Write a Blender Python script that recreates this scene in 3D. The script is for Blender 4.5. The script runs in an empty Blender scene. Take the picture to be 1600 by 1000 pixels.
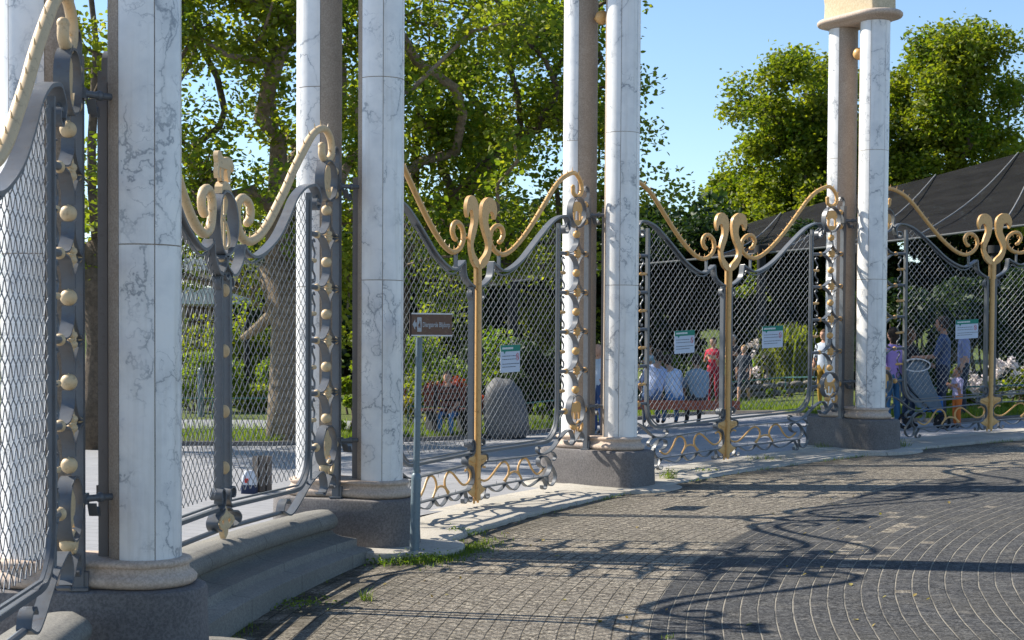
import bpy, math, random
import numpy as np
from mathutils import Vector, Matrix
from mathutils.geometry import tessellate_polygon
PI = math.pi
rnd = random.Random(7)
sc = bpy.context.scene
COL = sc.collection

# ------------------------------------------------------------------ layout
CX, CY, RI, DR, T0, DT, DG, RG = 12.866, 8.329, 14.972, .62, 3.11905, .33299, .01197, 15.284
BASE = [-1.258, -1.258, -1.255, -1.125, -.90, -.64]      # height of the marble foot at pier 0..5 (eye = 0)
L = 1.79
F = 2351.7
def hor(x): return 533 + (x - 800) * .006
def circ(t, r): return (CX + r * math.cos(t), CY + r * math.sin(t))
def pier_t(i): return T0 - (i - 1) * DT
def base_at(t):
    k = 1 - (t - T0) / DT
    k = max(0.0, min(4.999, k)); i = int(k)
    return BASE[i] + (BASE[i + 1] - BASE[i]) * (k - i)
def z_pave(x, y): return -2.07 + .045 * x + .0158 * y
def z_plaza(x, y=0): return -1.76 + .055 * max(0.0, min(9.0, x))
def at(px, Y): return (px - 800) / F * Y                  # where a line of sight meets depth Y

# ------------------------------------------------------------------ materials
class NT:
    def __init__(s, name):
        s.m = bpy.data.materials.new(name); s.m.use_nodes = True
        s.n = s.m.node_tree.nodes; s.l = s.m.node_tree.links
        s.b = s.n['Principled BSDF']; s.out = s.n['Material Output']
        s.tc = s.n.new('ShaderNodeTexCoord'); s.geo = s.n.new('ShaderNodeNewGeometry')
    def lk(s, a, b): s.l.new(a, b)
    def node(s, t, **k):
        n = s.n.new('ShaderNode' + t)
        for a, v in k.items(): setattr(n, a, v)
        return n
    def val(s, sock, v):
        if hasattr(v, 'is_output') or isinstance(v, bpy.types.NodeSocket): s.lk(v, sock)
        else: sock.default_value = v
    def math(s, op, a, b=0.0, c=0.0):
        n = s.node('Math', operation=op); s.val(n.inputs[0], a); s.val(n.inputs[1], b)
        if len(n.inputs) > 2: s.val(n.inputs[2], c)
        return n.outputs[0]
    def noise(s, scale, detail=4, rough=.55, vec=None, dist=0.0):
        n = s.node('TexNoise'); n.inputs['Scale'].default_value = scale; n.inputs['Detail'].default_value = detail
        n.inputs['Roughness'].default_value = rough; n.inputs['Distortion'].default_value = dist
        s.lk(vec or s.geo.outputs['Position'], n.inputs['Vector']); return n
    def ramp(s, fac, stops):
        n = s.node('ValToRGB'); s.lk(fac, n.inputs[0]); e = n.color_ramp.elements
        while len(e) > 1: e.remove(e[-1])
        e[0].position = stops[0][0]; e[0].color = c4(stops[0][1])
        for p, c in stops[1:]:
            q = e.new(p); q.color = c4(c)
        return n.outputs[0]
    def mix(s, fac, a, b, mode='MIX'):
        n = s.node('Mix', data_type='RGBA', blend_type=mode)
        s.val(n.inputs[0], fac); s.val(n.inputs[6], a if not isinstance(a, tuple) else c4(a)); s.val(n.inputs[7], b if not isinstance(b, tuple) else c4(b))
        return n.outputs[2]
    def bump(s, h, st=.3, d=.01):
        n = s.node('Bump'); n.inputs['Strength'].default_value = st; n.inputs['Distance'].default_value = d
        s.lk(h, n.inputs['Height']); s.lk(n.outputs[0], s.b.inputs['Normal']); return n
    def col(s, c): s.val(s.b.inputs['Base Color'], c if not isinstance(c, tuple) else c4(c))
    def rough(s, r): s.val(s.b.inputs['Roughness'], r)
def c4(c): return tuple(c) + (1.0,) if len(c) == 3 else tuple(c)

def speck(name, c1, c2, c3, sc1=3, sc2=160, rough=.85, bump=.3, bd=.004, spec=.3):
    """stone: large soft stains, then fine mineral grain"""
    t = NT(name)
    a = t.noise(sc1, 5); g = t.noise(sc2 * .42, 5, .8)
    col = t.ramp(a.outputs[0], [(.3, c1), (.7, c2)])
    gr = t.ramp(g.outputs[0], [(.42, (0, 0, 0)), (.58, (1, 1, 1))])
    col = t.mix(t.math('MULTIPLY', gr, .6), col, c3)
    d = t.noise(9, 6, .65)
    col = t.mix(t.math('MULTIPLY', t.ramp(d.outputs[0], [(.52, (0, 0, 0)), (.75, (1, 1, 1))]), .3), col, tuple(x * .45 for x in c1))
    t.col(col); t.rough(rough); t.b.inputs['Specular IOR Level'].default_value = spec
    t.bump(g.outputs[0], bump, bd); return t.m

def add_joints(m, step):
    n, l = m.node_tree.nodes, m.node_tree.links; b = n['Principled BSDF']; src = b.inputs['Base Color'].links[0].from_socket
    t = NT.__new__(NT); t.m = m; t.n = n; t.l = l; t.b = b; t.geo = [q for q in n if q.type == 'NEW_GEOMETRY'][0]
    r, th = polar(t, .002); f = t.math('FRACT', t.math('DIVIDE', t.math('MULTIPLY', th, RG), step)); q = t.math('LESS_THAN', f, .012 / step)
    blk = t.math('FLOOR', t.math('DIVIDE', t.math('MULTIPLY', th, RG), step)); w = t.node('TexWhiteNoise', noise_dimensions='1D'); l.new(blk, w.inputs['W'])
    c = t.mix(t.math('MULTIPLY', w.outputs['Value'], .22), src, (.16, .15, .13)); c = t.mix(t.math('MULTIPLY', q, .55), c, (.05, .05, .04)); l.new(c, b.inputs['Base Color'])

def paint(name, c, c2, rough=.45, spec=.5, metal=0.0, dirt=(.08, .06, .04), amt=.35, coat=0.0):
    t = NT(name)
    a = t.noise(14, 5, .6); col = t.mix(a.outputs[0], c, c2)
    d = t.noise(26, 8, .78)
    k = t.math('MULTIPLY', t.ramp(d.outputs[0], [(.54, (0, 0, 0)), (.66, (1, 1, 1))]), amt)
    col = t.mix(k, col, dirt); t.col(col)
    t.rough(t.math('MULTIPLY_ADD', a.outputs[0], .25, rough - .12))
    t.b.inputs['Metallic'].default_value = metal; t.b.inputs['Specular IOR Level'].default_value = spec
    t.bump(d.outputs[0], .12, .002); return t.m

def flat(name, c, rough=.7, var=.25, scale=20, spec=.3):
    t = NT(name); a = t.noise(scale, 4)
    t.col(t.mix(a.outputs[0], tuple(x * (1 - var) for x in c), tuple(min(1, x * (1 + var)) for x in c)))
    t.rough(rough); t.b.inputs['Specular IOR Level'].default_value = spec; return t.m

def marble():
    t = NT('marble')
    P = t.geo.outputs['Position']
    isl = t.geo.outputs['Random Per Island']
    off = t.node('VectorMath', operation='SCALE'); 
    cmb = t.node('CombineXYZ'); t.lk(isl, cmb.inputs[0]); t.lk(isl, cmb.inputs[1]); t.lk(t.math('MULTIPLY', isl, 3.1), cmb.inputs[2])
    t.lk(cmb.outputs[0], off.inputs[0]); off.inputs['Scale'].default_value = 9
    add = t.node('VectorMath', operation='ADD'); t.lk(P, add.inputs[0]); t.lk(off.outputs[0], add.inputs[1])
    v = add.outputs[0]
    w = t.noise(2.0, 6, .58, v); wv = t.node('VectorMath', operation='MULTIPLY_ADD')
    t.lk(w.outputs['Color'], wv.inputs[0]); wv.inputs[1].default_value = (.9, .9, .9); t.lk(v, wv.inputs[2])
    mp = t.node('Mapping'); mp.inputs['Rotation'].default_value = (.5, .3, .2); mp.inputs['Scale'].default_value = (1, 1, .36); t.lk(wv.outputs[0], mp.inputs[0])
    vo = t.node('TexVoronoi', feature='DISTANCE_TO_EDGE'); vo.inputs['Scale'].default_value = 2.6; t.lk(mp.outputs[0], vo.inputs['Vector'])
    fine = t.node('TexVoronoi', feature='DISTANCE_TO_EDGE'); fine.inputs['Scale'].default_value = 9.5; t.lk(mp.outputs[0], fine.inputs['Vector'])
    mask = t.noise(2.6, 4, .6, v)
    m1 = t.ramp(vo.outputs['Distance'], [(0, (1, 1, 1)), (.012, (.7,) * 3), (.022, (.25,) * 3), (.09, (.10,) * 3), (.22, (0, 0, 0))])
    m2 = t.ramp(fine.outputs['Distance'], [(0, (1, 1, 1)), (.022, (.3,) * 3), (.08, (0, 0, 0))])
    k1 = t.math('MULTIPLY', m1, t.ramp(mask.outputs[0], [(.42, (.07,) * 3), (.57, (1, 1, 1))]))
    k2 = t.math('MULTIPLY', m2, t.ramp(mask.outputs[0], [(.52, (0, 0, 0)), (.64, (.9,) * 3)]))
    k = t.math('MAXIMUM', k1, k2)
    cloud = t.noise(5, 5, .6, v)
    base = t.ramp(cloud.outputs[0], [(.3, (.72, .715, .70)), (.55, (.83, .815, .785)), (.8, (.86, .83, .78))])
    t.col(t.mix(t.math('MULTIPLY', k, .85), base, (.20, .22, .25)))
    smp = t.node('Mapping'); smp.inputs['Scale'].default_value = (14, 14, .7); t.lk(P, smp.inputs[0]); sn = t.noise(1, 5, .6, smp.outputs[0])
    src = t.b.inputs['Base Color'].links[0].from_socket
    t.col(t.mix(t.ramp(sn.outputs[0], [(.52, (0,) * 3), (.75, (.35,) * 3)]), src, (.46, .42, .35)))
    t.rough(.32); t.b.inputs['Specular IOR Level'].default_value = .45
    return t.m

def polar(t, wobble=.03):
    """ring radius and arc length round the forecourt's centre"""
    s = t.node('SeparateXYZ'); t.lk(t.geo.outputs['Position'], s.inputs[0])
    wob = t.noise(1.1, 3); wx = t.math('MULTIPLY', t.math('SUBTRACT', wob.outputs[0], .5), wobble)
    x = t.math('ADD', t.math('SUBTRACT', s.outputs[0], CX), wx); y = t.math('SUBTRACT', s.outputs[1], CY)
    r = t.math('SQRT', t.math('ADD', t.math('MULTIPLY', x, x), t.math('MULTIPLY', y, y)))
    th = t.math('ARCTAN2', y, t.math('MULTIPLY', x, -1.0))
    return r, th

def paving(light_cells):
    t = NT('paving_stone')
    r, th = polar(t)
    RW = .118
    rr = t.math('DIVIDE', r, RW); row = t.math('FLOOR', rr); fr = t.math('SUBTRACT', rr, row)
    wn = t.node('TexWhiteNoise', noise_dimensions='1D'); t.lk(row, wn.inputs['W'])
    al = t.math('ADD', t.math('MULTIPLY', t.math('MULTIPLY', th, row), RW / .125), wn.outputs['Value'])
    ci = t.math('FLOOR', al); fa = t.math('SUBTRACT', al, ci)
    cv = t.node('CombineXYZ'); t.lk(row, cv.inputs[0]); t.lk(ci, cv.inputs[1])
    cell = t.node('TexWhiteNoise', noise_dimensions='3D'); t.lk(cv.outputs[0], cell.inputs['Vector'])
    def edge(f, w):
        a = t.math('MINIMUM', f, t.math('SUBTRACT', 1.0, f))
        n = t.node('MapRange', interpolation_type='SMOOTHSTEP'); t.lk(a, n.inputs[0]); n.inputs[1].default_value = w * .35; n.inputs[2].default_value = w
        return n.outputs[0]                                  # 0 in the joint, 1 on the stone
    er = edge(fr, .060); ea = edge(fa, .055)
    jr = t.math('SUBTRACT', 1.0, er); ja = t.math('SUBTRACT', 1.0, ea)
    # dark stones inside ring 12 m, light ones outside it, the border follows the courses
    dark = t.math('LESS_THAN', t.math('MULTIPLY', row, RW), 11.93)
    # grains
    g = t.noise(48, 5, .85); g2 = t.noise(120, 2, .7); big = t.noise(.9, 4, .6); mid = t.noise(5, 4, .6)
    gb = t.noise(17, 3, .7); spk = t.ramp(t.math('ADD', t.math('MULTIPLY', g.outputs[0], .75), t.math('MULTIPLY', gb.outputs[0], .25)), [(.435, (.0,) * 3), (.5, (.34,) * 3), (.565, (1,) * 3)])
    lc = t.mix(spk, (.040, .033, .024), (.50, .44, .34))
    lc = t.mix(t.math('MULTIPLY', cell.outputs['Value'], .42), lc, (.15, .13, .11))
    lc = t.mix(t.ramp(mid.outputs[0], [(.45, (0,) * 3), (.8, (.45,) * 3)]), lc, (.20, .17, .13))
    dc = t.mix(spk, (.011, .011, .011), (.140, .136, .128))
    dc = t.mix(t.math('MULTIPLY', cell.outputs['Value'], .35), dc, (.05, .052, .058))
    dc = t.mix(t.ramp(mid.outputs[0], [(.5, (0,) * 3), (.8, (.35,) * 3)]), dc, (.15, .145, .135))
    # replaced stones: a few light ones among the dark and the reverse
    sel = t.math('GREATER_THAN', cell.outputs['Value'], .992)
    isd = t.math('MULTIPLY', dark, t.math('SUBTRACT', 1.0, sel))
    for (ra, rb, ta, tb) in light_cells:
        q = t.math('MULTIPLY', t.math('GREATER_THAN', r, ra), t.math('LESS_THAN', r, rb))
        q = t.math('MULTIPLY', q, t.math('MULTIPLY', t.math('GREATER_THAN', th, ta), t.math('LESS_THAN', th, tb)))
        isd = t.math('MULTIPLY', isd, t.math('SUBTRACT', 1.0, q))
    stone = t.mix(isd, lc, dc)
    jl = t.mix(g2.outputs[0], (.035, .03, .022), (.07, .058, .04)); jd = t.mix(g2.outputs[0], (.20, .18, .14), (.42, .38, .31))
    patch = t.ramp(t.noise(2.6, 6, .7).outputs[0], [(.38, (.12,) * 3), (.56, (1,) * 3)])
    jfac_r = jr
    c = t.mix(t.math('MULTIPLY', jr, t.math('MULTIPLY', patch, .9)), stone, t.mix(isd, jl, jd))
    jaf = t.math('MULTIPLY', ja, t.math('SUBTRACT', .75, t.math('MULTIPLY', isd, .6)))
    c = t.mix(jaf, c, t.mix(isd, jl, (.03, .03, .03)))
    c = t.mix(t.ramp(big.outputs[0], [(.5, (0,) * 3), (.72, (.3,) * 3)]), c, (.10, .09, .07))
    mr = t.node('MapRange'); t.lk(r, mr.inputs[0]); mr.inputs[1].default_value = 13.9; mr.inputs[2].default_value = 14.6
    sm = t.math('MULTIPLY', mr.outputs[0], t.ramp(t.noise(3.2, 6, .7).outputs[0], [(.38, (.1,) * 3), (.56, (1,) * 3)]))  # dark band by the kerb: soil and moss, plus shade painted in
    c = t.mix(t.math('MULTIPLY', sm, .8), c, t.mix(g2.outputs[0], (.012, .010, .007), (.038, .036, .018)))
    dust = t.ramp(t.noise(4.5, 7, .75).outputs[0], [(.55, (0,) * 3), (.68, (.4,) * 3)])
    c = t.mix(dust, c, (.22, .20, .165))
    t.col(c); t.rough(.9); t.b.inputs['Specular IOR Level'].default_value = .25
    h = t.math('ADD', t.math('MULTIPLY', t.math('MULTIPLY', er, t.math('MULTIPLY_ADD', ea, .6, .4)), 1.0), t.math('MULTIPLY', g.outputs[0], .55))
    h = t.math('ADD', h, t.math('MULTIPLY', cell.outputs['Value'], .35))
    t.bump(h, 1.0, .011)
    return t.m

def plaza_mat():
    t = NT('plaza_brick')
    br = t.node('TexBrick'); mp = t.node('Mapping'); mp.inputs['Rotation'].default_value = (0, 0, .45)
    t.lk(t.geo.outputs['Position'], mp.inputs[0]); t.lk(mp.outputs[0], br.inputs['Vector'])
    br.inputs['Scale'].default_value = 1.0; br.inputs['Brick Width'].default_value = .62; br.inputs['Row Height'].default_value = .2
    br.inputs['Mortar Size'].default_value = .007
    br.inputs['Color1'].default_value = (.30, .30, .31, 1); br.inputs['Color2'].default_value = (.255, .257, .27, 1); br.inputs['Mortar'].default_value = (.13, .13, .13, 1)
    a = t.noise(.45, 5, .6); g = t.noise(60, 3)
    c = t.mix(t.ramp(a.outputs[0], [(.4, (0,) * 3), (.75, (.45,) * 3)]), br.outputs[0], (.20, .20, .20))
    c = t.mix(t.math('MULTIPLY', g.outputs[0], .25), c, (.36, .355, .35))
    t.col(c); t.rough(.75); t.bump(g.outputs[0], .15, .004); return t.m

def leaf_mat(name, c1, c2, c3, trans=.45, tint=(1.9, 1.9, .7)):
    t = NT(name)
    isl = t.geo.outputs['Random Per Island']; a = t.noise(.55, 3)
    c = t.ramp(isl, [(0, c1), (.55, c2), (1, c3)])
    c = t.mix(t.ramp(a.outputs[0], [(.35, (0,) * 3), (.65, (.55,) * 3)]), c, c3)
    t.col(c); t.rough(.55); t.b.inputs['Specular IOR Level'].default_value = .35
    tr = t.node('BsdfTranslucent'); t.lk(t.mix(1.0, c, tint, 'MULTIPLY'), tr.inputs[0])
    g = t.node('Mix', data_type='RGBA', blend_type='ADD'); g.inputs[0].default_value = 1
    mx = t.node('MixShader'); mx.inputs[0].default_value = trans
    t.lk(t.b.outputs[0], mx.inputs[1]); t.lk(tr.outputs[0], mx.inputs[2]); t.lk(mx.outputs[0], t.out.inputs[0])
    return t.m

M = {}
M['marble'] = marble()
M['stone'] = speck('brown_stone', (.40, .325, .255), (.49, .41, .33), (.23, .185, .145), 2.5, 170)
M['mould'] = speck('pink_limestone', (.56, .44, .34), (.64, .52, .42), (.34, .25, .19), 2.2, 120, .8)
M['granite'] = speck('grey_granite', (.165, .15, .142), (.235, .215, .205), (.07, .066, .066), 1.5, 130, .85, .5, .006)
M['step'] = speck('step_stone', (.215, .205, .18), (.29, .275, .24), (.10, .098, .09), 1.3, 150, .9, .4, .005)
M['sill'] = speck('sill_concrete', (.44, .41, .35), (.56, .52, .45), (.28, .25, .2), 1.2, 140, .9, .3, .004)
M['cream'] = speck('cream_render', (.58, .47, .31), (.66, .55, .38), (.42, .33, .2), 2, 90, .9)
M['grey'] = paint('grey_painted_iron', (.088, .096, .106), (.130, .140, .152), .40, .55, .0, (.10, .065, .04), .45)
M['grey2'] = paint('light_grey_iron', (.23, .25, .27), (.29, .31, .33), .36, .6, 0, (.07, .06, .05), .3)
M['gold'] = paint('ochre_paint', (.64, .35, .115), (.70, .42, .16), .42, .45, 0, (.20, .09, .03), .6)
M['cream_paint'] = paint('cream_ochre_paint', (.60, .42, .22), (.69, .52, .31), .5, .4, 0, (.22, .15, .09), .6)
M['wire'] = paint('galvanised_wire', (.23, .235, .24), (.33, .335, .34), .56, .5, 1.0, (.06, .05, .04), .15)
for _m in (M['wire'],):
    _b = _m.node_tree.nodes['Principled BSDF']; _b.inputs['Coat Weight'].default_value = 0.0
M['jamb'] = paint('jamb_brown_grey', (.16, .135, .115), (.20, .17, .15), .6)
M['plaza'] = plaza_mat()
M['bark'] = speck('bark', (.11, .085, .06), (.17, .13, .095), (.05, .04, .03), 4, 30, .95, .9, .03)
M['barkl'] = speck('pale_bark', (.22, .17, .115), (.32, .25, .17), (.09, .07, .05), 3, 26, .95, .9, .03)
M['leafA'] = leaf_mat('plane_leaf', (.055, .105, .013), (.105, .165, .020), (.230, .240, .028), .55)
M['leafB'] = leaf_mat('lime_leaf', (.055, .105, .009), (.105, .160, .014), (.205, .215, .022), .5)
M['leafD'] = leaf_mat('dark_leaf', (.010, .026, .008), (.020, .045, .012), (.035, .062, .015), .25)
M['leafL'] = leaf_mat('bright_leaf', (.07, .14, .012), (.12, .20, .018), (.19, .24, .03))
M['leafY'] = leaf_mat('yellow_green_leaf', (.16, .20, .015), (.26, .27, .02), (.36, .31, .03))
M['leafR'] = leaf_mat('red_leaf', (.22, .02, .01), (.34, .04, .02), (.42, .10, .02), .3, (1.3, .9, .6))
M['petal'] = leaf_mat('white_petal', (.62, .58, .54), (.75, .72, .68), (.80, .68, .66), .25, (1.0, 1.0, 1.0))
M['grass'] = leaf_mat('grass_blade', (.06, .12, .012), (.10, .16, .018), (.16, .20, .03))
M['reed'] = leaf_mat('reed_blade', (.11, .15, .025), (.16, .20, .035), (.22, .24, .06))
M['lawn'] = speck('lawn_ground', (.085, .12, .02), (.14, .17, .03), (.04, .055, .012), .8, 30, .95, .8, .03)
M['soil'] = speck('soil', (.05, .042, .03), (.08, .065, .045), (.02, .02, .012), 1.2, 60, .95, .8, .02)
M['net'] = None
add_joints(M['step'], 1.13); add_joints(M['sill'], 1.27)

# ------------------------------------------------------------------ mesh helpers
def catmull(P, n=6, closed=False):
    P = [np.array(p, float) for p in P]
    if len(P) < 3: return P
    out = []; N = len(P)
    rng = range(N) if closed else range(N - 1)
    for i in rng:
        p0 = P[(i - 1) % N] if closed or i > 0 else 2 * P[0] - P[1]
        p1 = P[i]; p2 = P[(i + 1) % N]
        p3 = P[(i + 2) % N] if closed or i + 2 < N else 2 * P[-1] - P[-2]
        for k in range(n):
            t = k / n
            out.append(.5 * ((2 * p1) + (-p0 + p2) * t + (2 * p0 - 5 * p1 + 4 * p2 - p3) * t * t + (-p0 + 3 * p1 - 3 * p2 + p3) * t ** 3))
    if not closed: out.append(P[-1])
    return out

class MB:
    def __init__(s): s.v = []; s.f = []; s.mi = []
    def add(s, v, f, mi=0):
        o = len(s.v); s.v.extend([tuple(map(float, p)) for p in v]); s.f.extend([tuple(i + o for i in q) for q in f]); s.mi.extend([mi] * len(f))
    def box(s, c, h, rz=0.0, mi=0, taper=1.0):
        ca, sa = math.cos(rz), math.sin(rz); V = []
        for dz in (-1, 1):
            for dx, dy in ((-1, -1), (1, -1), (1, 1), (-1, 1)):
                k = taper if dz > 0 else 1.0
                x, y = dx * h[0] * k, dy * h[1] * k
                V.append((c[0] + x * ca - y * sa, c[1] + x * sa + y * ca, c[2] + dz * h[2]))
        s.add(V, [(3, 2, 1, 0), (4, 5, 6, 7), (0, 1, 5, 4), (1, 2, 6, 5), (2, 3, 7, 6), (3, 0, 4, 7)], mi)
    def tube(s, P, r, n=8, smooth=0, closed=False, mi=0, cap=True):
        if smooth: P = catmull(P, smooth, closed)
        P = [np.array(p, float) for p in P]; N = len(P)
        R = [r] * N if not hasattr(r, '__len__') else list(np.interp(np.linspace(0, 1, N), np.linspace(0, 1, len(r)), r))
        T = []
        for i in range(N):
            a = P[(i - 1) % N] if closed or i > 0 else P[i]; b = P[(i + 1) % N] if closed or i < N - 1 else P[i]
            d = b - a; T.append(d / (np.linalg.norm(d) + 1e-9))
        ref = np.array([0, 0, 1.0]) if abs(T[0][2]) < .9 else np.array([1.0, 0, 0])
        nrm = np.cross(T[0], ref); nrm /= np.linalg.norm(nrm); V = []
        for i in range(N):
            nrm = nrm - T[i] * np.dot(nrm, T[i]); nrm /= (np.linalg.norm(nrm) + 1e-9); bn = np.cross(T[i], nrm)
            for k in range(n):
                a = 2 * PI * k / n; V.append(P[i] + R[i] * (math.cos(a) * nrm + math.sin(a) * bn))
        Fc = []
        for i in range(N if closed else N - 1):
            j = (i + 1) % N
            for k in range(n):
                q = (k + 1) % n; Fc.append((i * n + k, i * n + q, j * n + q, j * n + k))
        if cap and not closed:
            Fc.append(tuple(range(n))[::-1]); Fc.append(tuple((N - 1) * n + k for k in range(n)))
        s.add(V, Fc, mi)
    def strap(s, P, w0, w1, th, smooth=5, closed=False, mi=0):
        """flat bar bent in the (u,z) plane, its width lying along w"""
        P = catmull([(p[0], p[1]) for p in P], smooth, closed) if smooth else [np.array(p, float) for p in P]
        N = len(P); V = []
        for i in range(N):
            a = P[(i - 1) % N] if closed or i > 0 else P[i]; b = P[(i + 1) % N] if closed or i < N - 1 else P[i]
            d = b - a; d /= (np.linalg.norm(d) + 1e-9); n = np.array([-d[1], d[0]]) * th / 2
            for q, w in ((P[i] + n, w0), (P[i] + n, w1), (P[i] - n, w1), (P[i] - n, w0)): V.append((q[0], w, q[1]))
        Fc = []
        for i in range(N if closed else N - 1):
            j = (i + 1) % N
            for k in range(4):
                q = (k + 1) % 4; Fc.append((i * 4 + k, j * 4 + k, j * 4 + q, i * 4 + q))
        if not closed: Fc += [(0, 1, 2, 3), ((N - 1) * 4 + 3, (N - 1) * 4 + 2, (N - 1) * 4 + 1, (N - 1) * 4)]
        s.add(V, Fc, mi)
    def plate(s, loops, w0, w1, mi=0):
        """cut-out plate: outline in (u,z), further loops are holes"""
        if not hasattr(loops[0][0], '__len__'): loops = [loops]
        tri = tessellate_polygon([[Vector((p[0], p[1], 0)) for p in lp] for lp in loops])
        A = [p for lp in loops for p in lp]; n = len(A)
        V = [(p[0], w0, p[1]) for p in A] + [(p[0], w1, p[1]) for p in A]
        Fc = [tuple(t) for t in tri] + [tuple(n + i for i in t[::-1]) for t in tri]
        o = 0
        for lp in loops:
            m = len(lp)
            for i in range(m):
                j = (i + 1) % m; Fc.append((o + i, o + j, n + o + j, n + o + i))
            o += m
        s.add(V, Fc, mi)
    def ball(s, c, r, n=14, m=9, sc3=(1, 1, 1), mi=0):
        V = [(c[0], c[1], c[2] - r * sc3[2])]
        for j in range(1, m):
            a = -PI / 2 + PI * j / m
            for k in range(n):
                b = 2 * PI * k / n
                V.append((c[0] + r * sc3[0] * math.cos(a) * math.cos(b), c[1] + r * sc3[1] * math.cos(a) * math.sin(b), c[2] + r * sc3[2] * math.sin(a)))
        V.append((c[0], c[1], c[2] + r * sc3[2])); Fc = []
        for k in range(n):
            q = (k + 1) % n; Fc.append((0, 1 + q, 1 + k)); Fc.append((len(V) - 1, 1 + (m - 2) * n + k, 1 + (m - 2) * n + q))
            for j in range(m - 2): Fc.append((1 + j * n + k, 1 + j * n + q, 1 + (j + 1) * n + q, 1 + (j + 1) * n + k))
        s.add(V, Fc, mi)
    def loft(s, rings, cap=True, mi=0, closed_u=True):
        n = len(rings[0]); V = [p for r in rings for p in r]; Fc = []
        for i in range(len(rings) - 1):
            for k in range(n if closed_u else n - 1):
                q = (k + 1) % n; Fc.append((i * n + k, i * n + q, (i + 1) * n + q, (i + 1) * n + k))
        if cap: Fc.append(tuple(range(n))[::-1]); Fc.append(tuple((len(rings) - 1) * n + k for k in range(n)))
        s.add(V, Fc, mi)
    def build(s, name, mat, parent=None, fn=None, smooth=True, angle=38, flip=False):
        org = parent_origin(parent)
        V = [fn(*p) for p in s.v] if fn else s.v
        me = bpy.data.meshes.new(name)
        me.from_pydata([(p[0] - org[0], p[1] - org[1], p[2] - org[2]) for p in V], [], s.f)
        for m in (mat if isinstance(mat, (list, tuple)) else [mat]): me.materials.append(m)
        if isinstance(mat, (list, tuple)): me.polygons.foreach_set('material_index', s.mi)
        fix_normals(me)
        if smooth:
            me.polygons.foreach_set('use_smooth', [True] * len(me.polygons)); me.set_sharp_from_angle(angle=math.radians(angle))
        me.update(); o = bpy.data.objects.new(name, me); COL.objects.link(o); o.parent = parent
        return o
def fix_normals(me):
    import bmesh
    b = bmesh.new(); b.from_mesh(me); bmesh.ops.recalc_face_normals(b, faces=b.faces); b.to_mesh(me); b.free()
ORG = {}
def parent_origin(p):
    x = y = z = 0.0
    while p is not None:
        x += p.location[0]; y += p.location[1]; z += p.location[2]; p = p.parent
    return (x, y, z)
def thing(name, label, cat, loc, group=None, kind=None):
    o = bpy.data.objects.new(name, None); o.empty_display_size = .2; COL.objects.link(o); o.location = loc
    o['label'] = label; o['category'] = cat
    if group: o['group'] = group
    return o
def tag(o, label=None, cat=None, group=None, kind=None):
    if label: o['label'] = label
    if cat: o['category'] = cat
    if group: o['group'] = group
    if kind: o['kind'] = kind
    return o
def np_mesh(name, V, nper, faces_per, mat, parent=None):
    """many small identical-topology pieces, V = (count*nper, 3)"""
    org = np.array(parent_origin(parent)); V = (V - org).astype(np.float32)
    cnt = len(V) // nper; fp = np.array(faces_per); k = fp.shape[1]
    idx = (np.arange(cnt)[:, None, None] * nper + fp[None]).reshape(-1).astype(np.int32)
    me = bpy.data.meshes.new(name); nf = cnt * len(fp)
    me.vertices.add(len(V)); me.vertices.foreach_set('co', V.reshape(-1))
    me.loops.add(len(idx)); me.loops.foreach_set('vertex_index', idx)
    me.polygons.add(nf); me.polygons.foreach_set('loop_start', np.arange(0, nf * k, k, dtype=np.int32))
    me.materials.append(mat); me.update(calc_edges=True); me.validate()
    o = bpy.data.objects.new(name, me); COL.objects.link(o); o.parent = parent
    return o

# ------------------------------------------------------------------ foliage
def leaves(name, P, size, mat, parent, seed=1, up=.35, narrow=.62, droop=0.0):
    g = np.random.default_rng(seed); n = len(P)
    d = g.normal(size=(n, 3)); d[:, 2] = d[:, 2] * .6 - droop; d /= np.linalg.norm(d, axis=1)[:, None]
    nn = g.normal(size=(n, 3)); nn[:, 2] += up * 3; nn -= d * (nn * d).sum(1)[:, None]; nn /= np.linalg.norm(nn, axis=1)[:, None]
    sd = np.cross(d, nn); S = size * g.uniform(.6, 1.25, n)[:, None]
    w = narrow
    def pt(a, b, c): return P + S * (d * a + sd * b + nn * c)
    V = np.stack([pt(-.5, 0, 0), pt(-.15, -.5 * w, .09), pt(.22, -.38 * w, .07), pt(.5, 0, -.05), pt(.22, .38 * w, .07), pt(-.15, .5 * w, .09)], 1).reshape(-1, 3)
    return np_mesh(name, V, 6, [(0, 1, 2, 3), (0, 3, 4, 5)], mat, parent)

def cloud(g, centers, radii, n, squash=.75, hollow=.25):
    k = g.integers(0, len(centers), n) if len(centers) else None
    vol = np.array(radii) ** 2.2; k = g.choice(len(centers), n, p=vol / vol.sum())
    d = g.normal(size=(n, 3)); d /= np.linalg.norm(d, axis=1)[:, None]
    r = g.uniform(hollow, 1, n) ** .6
    P = centers[k] + d * (r * np.array(radii)[k])[:, None] * np.array([1, 1, squash])
    return P

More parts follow.
